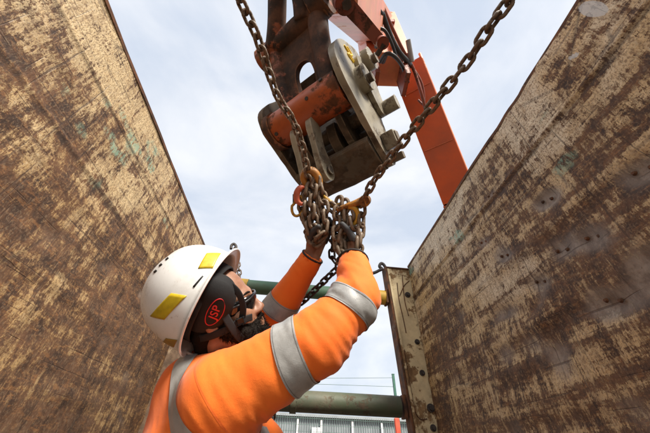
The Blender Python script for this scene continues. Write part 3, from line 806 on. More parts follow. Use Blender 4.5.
for x, r0, r1 in ((-.088, .030, .030), (.140, .038, .038)):
    pts = [QF @ Vector((x, .005, .01)), QF @ Vector((x*.97, .03, .12)), QF @ Vector((x*1.0, .075, .25)), QF @ Vector((x*1.05+.01, .115, .37))]
    q = catmull(pts, 8); sweep('link_leg', q, np.interp(np.linspace(0, 1, len(q)), [0, .22, .5, 1], [r0*1.4, r0*1.15, r0, r1*1.15]), M['link_frame'], qc, 18)
bm = bmesh.new(); add_cyl(bm, (-.13, .11, .365), (.20, .11, .365), .044, n=36, m=QF); bm_obj('upper_tube', bm, M['link_frame'], qc, rough=.005, smooth=40, bevel=.004)
bm = bmesh.new(); add_cyl(bm, (-.155, .11, .350), (-.105, .11, .350), .058, n=36, m=QF); bm_obj('pin_boss', bm, M['link_frame'], qc, smooth=40, bevel=.006)
bm = bmesh.new(); add_cyl(bm, (.15, .11, .385), (.215, .11, .385), .060, n=36, m=QF); bm_obj('pin_boss', bm, M['link_frame'], qc, smooth=40, bevel=.006)
bm = bmesh.new(); add_cyl(bm, (.214, .10, .39), (.236, .10, .39), .026, n=6, m=QF); bm_obj('bolt', bm, M['dark_steel'], qc, smooth=30)
q = catmull([QF @ Vector(p) for p in ((.1, .10, .36), (.13, .10, .44), (.15, .10, .56))], 6)
sweep('link_arm', q, .045, M['link_frame'], qc, 18)
q = catmull([QF @ Vector(p) for p in ((-.08, .10, .36), (-.02, .10, .44), (.05, .10, .56))], 6)
sweep('link_arm', q, .04, M['link_frame'], qc, 18)

# ------------------------------------------------------------------ excavator beyond the right-hand panel
ex = empty('excavator', (2.9, 3.4, 0)); tag(ex, 'orange red excavator whose boom rises behind the right hand panel', 'excavator')
def beam(name, P, Q_, side, w0, d0, w1, d1, mat, par, bev=.01):
    P = np.asarray(P); Q_ = np.asarray(Q_); t = nrm(Q_-P); s = nrm(np.asarray(side)-t*(np.asarray(side)@t)); n = np.cross(s, t)
    bm = bmesh.new(); vs = []
    for c, w, d in ((P, w0, d0), (Q_, w1, d1)):
        vs.append([bm.verts.new(c+s*a*w/2+n*b*d/2) for a, b in ((-1, -1), (1, -1), (1, 1), (-1, 1))])
    a, b = vs
    bm.faces.new(a[::-1]); bm.faces.new(b)
    for i in range(4): bm.faces.new((a[i], a[(i+1) % 4], b[(i+1) % 4], b[i]))
    return bm_obj(name, bm, mat, par, bevel=bev), s, n, t
BT, BB = W(408, 70, 2.95), W(459, 200, 2.75)
BE = BB+(BB-BT)*.75
bo_, bs, bn, bt = beam('boom', BT, BB, CR-.45*CF, .30, .24, .30, .26, M['boom'], ex)
beam('boom_foot', BB+bt*.002, np.array([2.6, 3.2, 1.5]), CR-.45*CF, .30, .26, .34, .5, M['boom'], ex)
# weld bead / step across the boom face and edge strip
sg = -1 if (bn@CF) > 0 else 1
for f_ in (.20, .62):
    c = BT+(BB-BT)*f_; bm = bmesh.new()
    d_here = .24+.02*f_
    add_box(bm, (0, 0, 0), (.265, .008, .008), frame(bs, bn, bt, c+bn*sg*(d_here/2+.002))); bm_obj('weld_bead', bm, M['boom'], bo_)
sweep('boom_edge_pipe', catmull([BT+bs*.158-bn*.0+bt*t_ for t_ in np.linspace(-.1, 2.2, 8)], 4), .014, M['stick'], bo_, 8)
# stick: the pale sun-lit box above the boom
SB = W(387, 70, 2.62); ST = SB+np.array([0, 0, 1.25])
st_, ss, sn, stt = beam('stick', ST, SB, np.array([1.0, -.10, 0]), .40, .34, .40, .30, M['stick'], ex)
sgn = -1 if (sn@CF) > 0 else 1
def sp(u, v, off): return SB+(ST-SB)*v+ss*u+sn*sgn*(.155+.02*v+off)
for u, r in ((.02, .020), (.075, .014), (-.06, .012)):
    sweep('steel_pipe', catmull([sp(u, .05, .02), sp(u+.01, .3, .03), sp(u-.01, .6, .035), sp(u+.02, 1.0, .03)], 6), r, M['stick'], st_, 10)
bm = bmesh.new(); add_box(bm, (0, 0, 0), (.22, .03, .07), frame(ss, sn, stt, sp(.02, .62, .02))); bm_obj('pipe_clamp', bm, M['lever'], st_, bevel=.005)
bm = bmesh.new(); add_box(bm, (0, 0, 0), (.14, .05, .20), frame(ss, sn, stt, sp(-.07, .36, .025))); bm_obj('valve_block', bm, M['stick'], st_, bevel=.008)
for x in (-.13, .13):
    bm = bmesh.new(); add_box(bm, (0, 0, 0), (.035, .20, .40), frame(ss, sn, stt, SB+ss*x+stt*.10)); bm_obj('knuckle_plate', bm, M['lever'], st_, bevel=.004)
for k, (pts, r) in enumerate((
        ([(372, -10, 2.2), (381, 10, 2.25), (389, 32, 2.35), (399, 52, 2.4), (408, 62, 2.5), (411, 66, 2.7)], .022),
        ([(377, -10, 2.3), (386, 14, 2.35), (396, 36, 2.45), (404, 52, 2.5), (413, 68, 2.6), (421, 92, 2.6), (425, 108, 2.65)], .015),
        ([(362, 20, 2.05), (365, 12, 2.0), (371, 9, 2.0), (377, 13, 2.05), (379, 20, 2.15)], .012),
        ([(360, 14, 2.05), (367, 6, 2.0), (374, 5, 2.0), (383, 14, 2.1)], .012))):
    sweep('hose', catmull([W(*p) for p in pts], 8), r, M['hose'] if k != 1 else M['lever'], ex, 10)
for pts, r in (([(371, 40, 2.25), (376, 30, 2.2), (384, 30, 2.2), (391, 42, 2.25), (396, 56, 2.35)], .013), ([(380, 62, 2.4), (386, 54, 2.3), (394, 56, 2.3), (402, 66, 2.4), (408, 82, 2.7)], .016)):
    sweep('hose', catmull([W(*p) for p in pts], 8), r, M['hose'], ex, 10)
for px, py in ((372, 22), (379, 38), (386, 54)):
    bm = bmesh.new(); p_ = W(px, py, 2.3); add_cyl(bm, p_-CF*.0, p_+CF*.12, .020, n=6); bm_obj('bolt', bm, M['dark_steel'], ex, smooth=30)
bm = bmesh.new(); add_cyl(bm, W(408, 40, 2.45), W(412, 62, 2.5), .022, n=14); bm_obj('hose_fitting', bm, M['machine_white'], ex, smooth=40)
sweep('grab_rail', catmull([W(412, 66, 2.6), W(422, 84, 2.62), W(424, 104, 2.66), W(418, 100, 2.68)], 6), .010, M['lever'], ex, 8)
# stick nose and the lever that works the coupler
beam('stick_nose', W(340, -12, 1.20), ST-np.array([0, 0, .15]), CR, .16, .18, .34, .30, M['stick'], ex)
lv, ls, ln, lt = beam('lever', W(343, 0, 1.02), W(379, 40, 1.06), cdir(.6, .6, -.5), .055, .05, .042, .045, M['lever'], ex, .006)
bm = bmesh.new(); add_cyl(bm, W(345, 4, .965), W(341, 1, 1.08), .034, n=24); bm_obj('lever_boss', bm, M['lever'], lv, smooth=40, bevel=.003)
bm = bmesh.new(); add_cyl(bm, W(347, 5, .955), W(345.5, 4, .98), .017, n=6); bm_obj('pin_bolt', bm, M['dark_steel'], lv, smooth=30)
bm = bmesh.new(); add_cyl(bm, W(383, 43, 1.015), W(378, 40, 1.10), .022, n=20); bm_obj('lever_boss', bm, M['lever'], lv, smooth=40, bevel=.003)
bm = bmesh.new(); add_cyl(bm, W(384, 44, 1.02), W(377, 55, 1.05), .010, n=12); bm_obj('lever_pin', bm, M['dark_steel'], lv, smooth=40)
# upper house, cab and tracks stand beyond the panel
bm = bmesh.new(); add_box(bm, (3.1, 3.9, 1.45), (1.9, 2.2, .85)); bm_obj('upper_house', bm, M['boom'], ex, bevel=.06, segs=3)
bm = bmesh.new(); add_box(bm, (3.1, 5.05, 1.4), (1.8, .5, .95)); bm_obj('counterweight', bm, M['machine_white'], ex, bevel=.1, segs=3)
bm = bmesh.new(); add_box(bm, (3.65, 3.3, 2.2), (.8, 1.1, .75)); cb = bm_obj('cab', bm, M['boom'], ex, bevel=.05, segs=3)
bm = bmesh.new(); add_box(bm, (3.65, 2.747, 2.25), (.66, .01, .55)); bm_obj('window', bm, M['glass'], cb)
bm = bmesh.new(); add_box(bm, (3.247, 3.3, 2.25), (.01, .9, .55)); bm_obj('window', bm, M['glass'], cb)
for x in (2.35, 3.85):
    bm = bmesh.new(); pts = rounded([(2.4, .05), (5.4, .05), (5.6, .4), (5.3, .75), (2.5, .75), (2.2, .4)], f=.25)
    add_prism(bm, pts, (x-.22, x+.22), Matrix.Identity(4)); tr = bm_obj('track', bm, M['rubber'], ex, bevel=.02)
    for y in np.linspace(2.6, 5.2, 6):
        bm = bmesh.new(); add_cyl(bm, (x-.235, y, .4), (x+.235, y, .4), .2, n=20); bm_obj('roller', bm, M['dark_steel'], tr, smooth=40)
bm = bmesh.new(); add_cyl(bm, (3.1, 3.9, .62), (3.1, 3.9, 1.03), .5, n=32); add_box(bm, (3.1, 3.9, .55), (1.3, 1.2, .25)); bm_obj('undercarriage', bm, M['dark_steel'], ex)

# lifting hooks on top of the far end columns
def far_hook(name, pts, r, label, chain_pts=None):
    e = empty(name, tuple(pts[0])); tag(e, label, 'hook', 'lifting points on the far columns')
    sweep('body', catmull(pts, 8), r, M['dark_steel'], e, 10)
    return e
q = [onY(*p, 2.44) for p in ((386, 268.5), (383.5, 264.5), (381, 263.5), (379.5, 266.5), (382, 269), (379, 270.5), (375, 272.5), (370, 273.5), (366, 272.5))]
far_hook('lifting_hook', q, .016, 'bent steel lifting hook on the right far column')
q = [onY(*p, 2.44) for p in ((231, 249), (231.5, 245.5), (234, 244), (236, 246.5), (235, 250.5), (232.5, 251))]
far_hook('lifting_hook', q, .014, 'small steel shackle on the left far column above the helmet peak')
fc = empty('short_chain', tuple(onY(236, 250, 2.44))); tag(fc, 'short rusty chain hanging from the left far column', 'chain')
chain_run(fc, [onY(*p, 2.44) for p in ((235.5, 249.5), (237, 257), (238.5, 266), (240, 278))], make_link_mesh('link_far', M['chain'], .045, .013, .02), .045, .3, seed=44)

# ------------------------------------------------------------------ the worker
def mat_fabric(name, col, col2, rough=.75, weave=900, fold=6):
    b = NB(name)
    n = b.noise(fold, 5, .6); n2 = b.noise(55, 5, .65)
    c = b.mix(b.ramp(n, .3, .72), col, col2)
    c = b.mix(b.math('MULTIPLY', b.ramp(b.noise(9, 6, .7, loc=(4, 2, 8)), .60, .80), .20), c, tuple(x*.45+.01 for x in col))
    b.color(c); b.rough(rough)
    b.b.inputs['Sheen Weight'].default_value = .12 if col[0] > .3 else 0.0; b.b.inputs['Sheen Roughness'].default_value = .5
    wv = b.noise(weave, 2, .5)
    b.bump(b.math('ADD', b.math('MULTIPLY', n2, 1.0), b.math('MULTIPLY', wv, .35)), .35, .0022)
    return b.m
M['hivis'] = mat_fabric('hi_vis_orange', (.95, .165, .010), (.99, .205, .016))
M['seam'] = mat_fabric('hi_vis_seam', (.80, .13, .010), (.88, .15, .012))
M['trousers'] = mat_fabric('navy_trousers', (.018, .022, .035), (.03, .034, .05))
M['cuff'] = mat_fabric('dark_cuff', (.02, .017, .017), (.03, .026, .025))
M['glove'] = mat_fabric('dark_glove', (.035, .035, .037), (.06, .058, .058), .65)
b = NB('reflective_tape'); n = b.noise(26, 5, .6); hx = b.noise(420, 2, .5)
b.color(b.mix(b.ramp(n, .3, .7), (.33, .325, .31), (.44, .435, .42))); b.rough(.42); b.bump(b.math('ADD', n, b.math('MULTIPLY', hx, .3)), .4, .002)
b.b.inputs['Metallic'].default_value = .15; M['tape'] = b.m
M['stitch'] = mat_plain('stitch_thread', (.16, .155, .15), .8, .5, 900, bump=0)
b = NB('skin'); n = b.noise(30, 6, .6); n2 = b.noise(260, 4, .6)
b.color(b.mix(b.ramp(n, .3, .7), (.23, .105, .060), (.33, .165, .10))); b.rough(.5); b.bump(n2, .25, .0008)
b.b.inputs['Subsurface Weight'].default_value = .12; b.b.inputs['Subsurface Radius'].default_value = (.01, .004, .002); b.b.inputs['Subsurface Scale'].default_value = .5
M['skin'] = b.m
M['beard'] = _bd = mat_plain('dark_hair', (.010, .007, .005), .7, .4, 120, bump=.8, bd=.002)
_bd.node_tree.nodes['Principled BSDF'].inputs['Specular IOR Level'].default_value = .12
b = NB('helmet_white'); n = b.noise(16, 7, .7); n2 = b.noise(60, 5, .7)
c = b.mix(b.math('MULTIPLY', b.ramp(n, .50, .74), .38), (.82, .81, .785), (.52, .47, .40))
c = b.mix(b.math('MULTIPLY', b.ramp(n2, .63, .70), .6), c, (.40, .33, .25))
sx = b.noise(1, 2, .5, .2, map_scale=(160, 9, 40), rot=(.4, .7, .2)); c = b.mix(b.math('MULTIPLY', b.ramp(sx, .68, .72), .5), c, (.45, .40, .33))
b.color(c); b.rough(b.ramp(n, .3, .7, .24, .42)); b.b.inputs['Coat Weight'].default_value = .2; M['helmet'] = b.m
M['sticker'] = mat_plain('sticker_yellow', (.56, .40, .015), .4, .2, 40, bump=.1)
M['sticker_brown'] = mat_plain('sticker_amber', (.33, .19, .03), .4, .25, 40, bump=.1)
M['black_plastic'] = mat_plain('black_plastic', (.007, .007, .0075), .5, .3, 30)
M['black_fabric'] = mat_fabric('black_fabric', (.006, .0055, .006), (.010, .0095, .01), .85)
M['logo_red'] = mat_plain('logo_red', (.55, .02, .03), .5, .1, 30, bump=0)
M['lens'] = mat_plain('dark_lens', (.008, .008, .009), .06, .1, 10, bump=0, coat=.5)
M['collar_pale'] = mat_fabric('collar_edge_light', (.62, .50, .42), (.7, .58, .5))  # pale tone painting the light caught along the collar edge
M['boot'] = mat_plain('boot_leather', (.05, .032, .02), .6, .3, 30)

FT = np.array([math.cos(.26), math.sin(.26), 0]); LT = np.array([-math.sin(.26), math.cos(.26), 0]); UP = np.array([0, 0, 1.0])
SR = W(224, 396, .63); SL = SR+.345*LT+np.array([0, 0, .015])
ER = W(316, 342, .655); MR = W(356, 298, .72); WR = W(353, 264, .845)
EL = W(262, 338, 1.0); WL = W(311, 259, .955); HL = W(318, 240, .965); HR = W(347, 247, .905)
MID = (SR+SL)/2
NB_ = MID+UP*.075-FT*.015
# head frame: tipped well back, looking up along the chains
HF = nrm(.94*CR+.30*CU+.12*CF); HU = -.32*CR+.94*CU-.02*CF; HU = nrm(HU-HF*(HU@HF)); HRt = np.cross(HF, HU)   # HRt points to his right, at the lens
NOSE = W(262.5, 305, .815)
HC = NOSE-.117*HF+.030*HU
hp = lambda f, r, u: HC+HF*f+HRt*r+HU*u
HAX = np.array([HF, HRt, HU])
pers = empty('person', tuple(MID*np.array([1, 1, 0])))
tag(pers, 'worker in orange hi-vis jacket and white helmet looking up and reaching for the chains', 'person')

lo = np.minimum.reduce([SR, SL, HC, NB_, EL, WR, MID-UP*.6])-.2; hi = np.maximum.reduce([SR, SL, HC, MR, WR, WL, HL, HR])+.16
def hand(f, Wp, H, palm, thumb, g=1.0, k=.006, curl=(.75, .95, .7)):
    """palm and five curled fingers from wrist Wp towards knuckles H"""
    D_ = nrm(H-Wp); N_ = nrm(np.asarray(palm)-D_*(np.asarray(palm)@D_)); T_ = np.cross(D_, N_)
    if T_@np.asarray(thumb) < 0: T_ = -T_
    f.cap(Wp-D_*.02, Wp+D_*.02, .028*g, .029*g, k=.015, flat=(N_, .75))
    for o in (-.026, -.009, .009, .026):
        f.cap(Wp+D_*.015+T_*o*.6, Wp+D_*.082+T_*o, .016*g, .0145*g, k=.012)
    for i, (o, ln_) in enumerate(((.029, .072), (.010, .080), (-.010, .074), (-.029, .058))):
        p = Wp+D_*(.085-.004*abs(i-1))+T_*o; d = D_*.96+N_*.28
        for j, (fr, cu) in enumerate(zip((.46, .31, .23), curl)):
            d = nrm(d); q = p+d*ln_*fr
            f.cap(p, q, (.0098-.0012*j)*g, (.0090-.0012*j)*g, k=.003)
            p = q; d = math.cos(cu)*d+math.sin(cu)*nrm(N_-d*(N_@d))
    p = Wp+D_*.028+T_*.026; d = nrm(D_*.7+T_*.55+N_*.45)
    for j, l_ in enumerate((.036, .030, .024)):
        q = p+d*l_; f.cap(p, q, (.0125-.0015*j)*g, (.0112-.0015*j)*g, k=.004); p = q; d = nrm(d+D_*.25+N_*.35-T_*.25)

# -- body (skin): head, neck, trunk, arms and hands in one surface
bf = Field(lo, hi, .0048)
bf.ell(hp(-.012, 0, .035), HAX, (.098, .077, .088), .01)
bf.ell(hp(.033, 0, -.035), HAX, (.066, .062, .088), .025)
bf.ell(hp(.052, 0, -.095), HAX, (.042, .044, .032), .025)
for s_ in (-1, 1):
    bf.cap(hp(.084, s_*.012, .020), hp(.074, s_*.045, .016), .013, .011, k=.012)
    bf.ell(hp(.060, s_*.041, -.024), HAX, (.026, .021, .020), .02)
    bf.ell(hp(.094, s_*.031, -.002), HAX, (.013, .017, .012), .010, True)
    bf.cap(hp(-.020, s_*.050, -.075), hp(.055, s_*.036, -.105), .022, .020, k=.02)
    bf.ell(hp(-.006, s_*.080, -.012), HAX, (.019, .009, .033), .008); bf.ell(hp(.000, s_*.0865, -.008), HAX, (.010, .007, .019), .005, True)
    bf.cap(hp(.106, s_*.010, -.036), hp(.100, s_*.015, -.037), .0095, .008, k=.008)
    bf.cap(hp(.100, s_*.001, -.0635), hp(.091, s_*.021, -.067), .0065, .004, k=.008); bf.cap(hp(.099, s_*.001, -.074), hp(.091, s_*.018, -.073), .0075, .005, k=.008)
bf.cap(hp(.090, 0, .014), hp(.109, 0, -.026), .0068, .0088, k=.010); bf.ell(hp(.112, 0, -.031), HAX, (.0095, .0105, .009), .006)
bf.ell(hp(.086, 0, -.104), HAX, (.022, .024, .018), .02)
bf.cap(hp(-.022, 0, -.05), NB_, .058, .066, k=.03)
bf.cap(NB_, MID-UP*.05, .07, .09, k=.05)
bf.ell(MID-UP*.18, np.array([FT, LT, UP]), (.10, .155, .22), .05); bf.ell(MID-UP*.42, np.array([FT, LT, UP]), (.10, .145, .2), .05)
bf.cap(SR, SL, .055, k=.05)
for a_, b_, c_ in ((SR, ER, MR), (SL, EL, None)):
    bf.cap(a_, b_, .052, .042, k=.03)
bf.cap(ER, MR, .042, .038, k=.02); bf.cap(MR, WR, .038, .027, k=.02); bf.cap(EL, WL, .042, .027, k=.02)
RP, RTm = -CR*.3-CU*.1-CF*.9, CR*-.2+CU*.6
hand(bf, WL+nrm(HL-WL)*.012, HL, -CF*.8+CR*.6, -CR, .9); hand(bf, WR+nrm(HR-WR)*.012, HR, -CF*.7-CR*.5, CR, .85)
V, Q = bf.net(); V = relax(V, Q, 1, .35)
body = fast_mesh('body', V, Q, M['skin'], pers)

# -- jacket
lo2 = lo-.02; jf = Field(np.array([lo2[0], lo2[1], MID[2]-.68]), hi+.02, .0068)
AXT = np.array([FT, LT, UP])
jf.ell(MID-UP*.16-FT*.015, AXT, (.140, .195, .24), .05)
jf.ell(MID-UP*.42, AXT, (.145, .185, .26), .06)
jf.cap(SR+LT*.05+UP*.012, SL-LT*.05+UP*.012, .084, k=.06)
jf.cap(MID+LT*-.02+UP*.02, NB_, .090, .074, k=.05)
jf.cap(SR+LT*.06, SR, .094, .088, k=.05)
jf.cap(W(191, 392, .74), W(198, 470, .76), .088, .10, k=.06)
jf.cap(W(250, 460, .74), W(256, 540, .80), .10, .12, k=.06)
jf.cap(SR, ER, .088, .070, k=.018); jf.cap(ER, MR, .068, .055, k=.03); jf.cap(MR, WR, .058, .047, k=.03)
jf.cap(SL, EL, .085, .076, k=.05); jf.cap(EL, WL, .075, .039, k=.03)
# open the collar and the cuffs
jf.cap(hp(-.022, 0, -.05), NB_+UP*.002, .068, .072, k=.008, sub=True)
jf.cap(WR+nrm(WR-MR)*.012, WR+nrm(WR-MR)*.08, .041, .055, k=.006, sub=True)
jf.cap(WL+nrm(WL-EL)*.010, WL+nrm(WL-EL)*.08, .030, .05, k=.006, sub=True)
jf.ell(MID-UP*.71, AXT, (.135, .175, .10), .008, True)
V, Q = jf.net(); V = relax(V, Q, 2, .5); N = vnormals(V, Q)
# folds: soft rumples everywhere, sharper creases near armpit, elbow and cuff
def near(p, r): return np.exp(-((np.linalg.norm(V-p, axis=1)/r)**2))
ua = nrm(ER-SR)
cr = np.clip(near(SR+UP*-.07+FT*.07, .13)*1.0+near(MR, .11)*.9+near(ER, .10)*.5+near(EL, .10)*.7+near(MID-UP*.38, .2)*.5+near(WL, .07)*.5, 0, 1)
q1 = V@np.array([FT, LT, UP]).T
rum = fbm(q1[:, 0]*7, q1[:, 1]*7, q1[:, 2]*9, 3)*.0065
ax_ = V@ua
fold = 1-np.abs(fbm(ax_*26+3, q1[:, 2]*4.0, q1[:, 1]*5, 3))*2.2
fold2 = 1-np.abs(fbm((q1[:, 2]+q1[:, 0])*20+1, q1[:, 1]*5, q1[:, 0]*4, 2))*2.4
fold3 = 1-np.abs(fbm(ax_*44+q1[:, 2]*12, q1[:, 2]*9, q1[:, 1]*10, 2))*2.6
V = V+N*(rum+(fold*.5+fold2*.5-.4)*.015*cr+(fold3-.3)*.0035*np.clip(cr*1.2+.12, 0, 1))[:, None]
V = relax(V, Q, 1, .2)
jacket = fast_mesh('jacket', V, Q, M['hivis'], pers)

def cut_band(name, planes, keep, mat, off=.0028, thick=.003):
    """strip of the jacket's own surface between planes, lifted off the cloth"""
    m_ = keep(V); fm = m_[Q].all(1); ids = np.unique(Q[fm]); mp_ = np.full(len(V), -1); mp_[ids] = np.arange(len(ids))
    me = bpy.data.meshes.new('tmp'); me.from_pydata([tuple(v) for v in V[ids]], [], [tuple(f) for f in mp_[Q[fm]]]); me.update()
    bm = bmesh.new(); bm.from_mesh(me); bpy.data.meshes.remove(me)
    bm.normal_update(); lay = bm.verts.layers.float_vector.new('n')
    for v in bm.verts: v[lay] = v.normal
    for co, no in planes:
        bmesh.ops.bisect_plane(bm, geom=bm.verts[:]+bm.edges[:]+bm.faces[:], plane_co=tuple(co), plane_no=tuple(no), clear_inner=True, dist=1e-5)
    for v in bm.verts:
        if v[lay].length < .5:
            t = Vector((0, 0, 0))
            for e_ in v.link_edges:
                o2 = e_.other_vert(v)
                if o2[lay].length > .5: t += o2[lay]
            if t.length < 1e-3:
                for f_ in v.link_faces:
                    for o2 in f_.verts:
                        if o2[lay].length > .5: t += o2[lay]
            v.normal = t.normalized() if t.length > 1e-3 else v.normal
        else: v.normal = v[lay].normalized()
    for v in bm.verts: v.co += v.normal*off
    me = bpy.data.meshes.new(name); bm.to_mesh(me); bm.free()
    me.polygons.foreach_set('use_smooth', [True]*len(me.polygons)); me.materials.append(mat)
    o = bpy.data.objects.new(name, me); COL.objects.link(o); put(o, jacket)
    return o
def segd(P, a, b_):
    v = b_-a; t = np.clip(((P-a)@v)/(v@v), 0, 1); return np.linalg.norm(P-a-t[:, None]*v, axis=1)
def ring(c, n, w, a, b_, r, name='reflective_band', mat=None, off=.0028):
    n = nrm(n)
    if mat is None:
        for q_ in (-1, 1):
            cc = c+n*q_*(w/2-.0042); cut_band('stitching', [(cc-n*.0006, n), (cc+n*.0006, -n)], lambda P: segd(P, a, b_) < r, M['stitch'], off+.0005)
    return cut_band(name, [(c-n*w/2, n), (c+n*w/2, -n)], lambda P: segd(P, a, b_) < r, mat or M['tape'], off)
c1 = SR+(ER-SR)*.78
ring(c1, nrm(.90*CR+.40*CU+.05*CF), .056, SR+(ER-SR)*.45, ER+(MR-ER)*.3, .145)
c2 = ER+(MR-ER)*.80
ring(c2, nrm(.60*CR+.72*CU+.55*CF), .047, ER+(MR-ER)*.5, MR+(WR-MR)*.3, .11)
cl = EL+(WL-EL)*.43
ring(cl, nrm(WL-EL), .055, cl-nrm(WL-EL)*.05, cl+nrm(WL-EL)*.05, .10)
trunk = lambda P: ((P-SR)@LT > .015) & ((P-SL)@LT < -.02) & (np.abs((P-MID)@FT) < .26) & ~((segd(P, SR, ER) < .10) & ((P-SR)@ua > .10)) & ~((segd(P, SL, EL) < .10) & ((P-SL)@nrm(EL-SL) > .06)) & (P[:, 2] > MID[2]-.62)
NV = vnormals(V, Q); dv = V-CAM; zv = dv@CF; PXv = 325+FPX*(dv@CR)/zv; PYv = 216.5-FPX*(dv@CU)/zv
fv = (np.sum(NV*(-dv), 1) > 0)
def cloth_at(px, py):
    c = np.where(fv, (PXv-px)**2+(PYv-py)**2+zv*20, 1e9); k = int(np.argmin(c)); return V[k], NV[k]
def strip(name, p1, p2, pm, w, keep, mat, off, thick=.003):
    a_, b_ = cloth_at(*p1)[0], cloth_at(*p2)[0]; m_, n_ = cloth_at(*pm)
    pn = nrm(np.cross(b_-a_, n_)); c_ = (a_+b_+m_)/3
    return cut_band(name, [(c_-pn*w/2, pn), (c_+pn*w/2, -pn)], keep, mat, off, thick)
strip('reflective_band', (186, 362), (181, 430), (174, 395), .047, lambda P: ((P-SR)@ua < .06) & (np.linalg.norm(P-W(190, 400, .74), axis=1) < .30) & ((P-MID)@FT < .05), M['tape'], .0028)
cut_band('reflective_band', [(SR+LT*.245, LT), (SR+LT*.291, -LT)], lambda P: trunk(P) & ((P-MID)@FT < .02), M['tape'])
cut_band('reflective_band', [(SR+LT*.075, LT), (SR+LT*.121, -LT)], lambda P: trunk(P) & ((P-MID)@FT > .07) & (P[:, 2] < MID[2]-.05), M['tape'])
cut_band('reflective_band', [(MID-UP*.40, UP), (MID-UP*.345, -UP)], lambda P: (np.abs((P-MID)@LT) < .25) & (np.abs((P-MID)@FT) < .26), M['tape'], .0022)
strip('seam', (196, 366), (224, 431), (207, 398), .004, lambda P: np.linalg.norm(P-SR, axis=1) < .21, M['seam'], .0004, .0010)
# cuffs
for w_, d_, r_ in ((WR, nrm(WR-MR), .046), (WL, nrm(WL-EL), .0375)):
    q = w_+d_*.010
    x_ = nrm(np.cross(d_, CU)); y_ = np.cross(d_, x_)
    sweep('cuff', [q+(x_*math.cos(t)+y_*math.sin(t))*r_ for t in np.linspace(0, 2*math.pi, 25)], .0035, M['cuff'], jacket, 8, caps=False)
# collar: stand-up band round the neck, light on its edge painted as a pale rim
nd = nrm(hp(-.022, 0, -.05)-NB_); x_ = nrm(np.cross(nd, LT)); y_ = np.cross(nd, x_)
colp = [NB_+UP*.004+nd*.040+(x_*math.cos(t)*.083+y_*math.sin(t)*.081) for t in np.linspace(0, 2*math.pi, 41)]
sweep('collar', colp, .01, M['hivis'], jacket, 12, flat=(.010, .080), up=nd, caps=False)
sweep('collar_lit_edge', [p+nd*.040 for p in colp], .0035, M['collar_pale'], jacket, 8, caps=False)

# -- gloves (only the wrists are bare)
for w_, h_, pl, tm in ((WL, HL, -CF*.8+CR*.6, -CR), (WR, HR, -CF*.7-CR*.5, CR)):
    gf = Field(np.minimum(w_, h_)-.15, np.maximum(w_, h_)+.15, .0032)
    d_ = nrm(h_-w_); base = w_+d_*.012
    hand(gf, base, h_, pl, tm, 1.12)
    gf.cap(base-d_*.10, base+d_*.018, .06, .05, k=.003, sub=True)
    V2, Q2 = gf.net(); fast_mesh('glove', relax(V2, Q2, 1, .4), Q2, M['glove'], pers)

# -- trousers and boots
HIP = MID-UP*.56
tf = Field(np.array([HIP[0]-.35, HIP[1]-.35, .05]), np.array([HIP[0]+.35, HIP[1]+.35, HIP[2]+.15]), .010)
tf.ell(HIP+UP*.02, AXT, (.125, .165, .15), .05)
for s_ in (-1, 1):
    h_ = HIP+LT*s_*.09-UP*.05; kn = HIP+LT*s_*.115+FT*.03; kn = np.array([kn[0], kn[1], HIP[2]*.52]); an = np.array([kn[0]-.03, kn[1], .13])
    tf.cap(h_, kn, .098, .075, k=.04); tf.cap(kn, an, .072, .068, k=.03)
V2, Q2 = tf.net(); fast_mesh('trousers', relax(V2, Q2, 2, .5), Q2, M['trousers'], pers)
for s_ in (-1, 1):
    kn = HIP+LT*s_*.115; p = np.array([kn[0], kn[1], 0])
    gf = Field(p+np.array([-.2, -.2, -.01]), p+np.array([.25, .25, .25]), .008)
    gf.cap(p+UP*.17, p+UP*.06, .055, .05, k=.03); gf.cap(p+UP*.048-FT*.03, p+UP*.045+FT*.15, .048, .044, k=.03)
    V2, Q2 = gf.net(); V2[:, 2] = np.maximum(V2[:, 2], .004); fast_mesh('boot', V2, Q2, M['boot'], pers)

# -- beard with short hair tufts
vf = Field(HC-.17, HC+.17, .0042)
for s_ in (-1, 1):
    vf.cap(hp(.024, s_*.062, -.046), hp(.070, s_*.042, -.092), .022, .030, k=.02); vf.cap(hp(.05, s_*.052, -.062), hp(.085, s_*.03, -.08), .016, .016, k=.015)
vf.cap(hp(.075, -.036, -.108), hp(.088, 0, -.122), .022, .026, k=.02); vf.cap(hp(.075, .036, -.108), hp(.088, 0, -.122), .022, .026, k=.02)
vf.cap(hp(.088, 0, -.10), hp(.082, 0, -.135), .022, .016, k=.02)
for s_ in (-1, 1):
    vf.cap(hp(.103, s_*.004, -.054), hp(.090, s_*.030, -.066), .0065, .006, k=.008); vf.cap(hp(.090, s_*.030, -.066), hp(.082, s_*.032, -.095), .008, .010, k=.01)
    vf.cap(hp(.012, s_*.072, .0), hp(.022, s_*.066, -.055), .010, .016, k=.012)
V2, Q2 = vf.net(); V2 = relax(V2, Q2, 1, .4); N2 = vnormals(V2, Q2)
V2 = V2+N2*(fbm(V2[:, 0]*160, V2[:, 1]*160, V2[:, 2]*160, 2)*.0022)[:, None]
beard = fast_mesh('beard', V2, Q2, M['beard'], pers)
def tufts(name, Vb, Nb, n, ln_, down, par, seed):
    r = np.random.default_rng(seed); ii = r.integers(0, len(Vb), n); VV = []; FF = []
    for k in ii:
        p = Vb[k]; d = nrm(Nb[k]*.8+down*.8+r.normal(size=3)*.35); s = nrm(np.cross(d, r.normal(size=3)))*.0007; l_ = ln_*r.uniform(.6, 1.3)
        i = len(VV); VV += [p-s, p+s, p+d*l_+Nb[k]*.0005]; FF.append((i, i+1, i+2))
    o = mesh_obj(name, VV, FF, M['beard'], par); o['kind'] = 'stuff'
tufts('beard_hair', V2, N2, 5000, .010, -HU*.6+HF*.3, beard, 3)
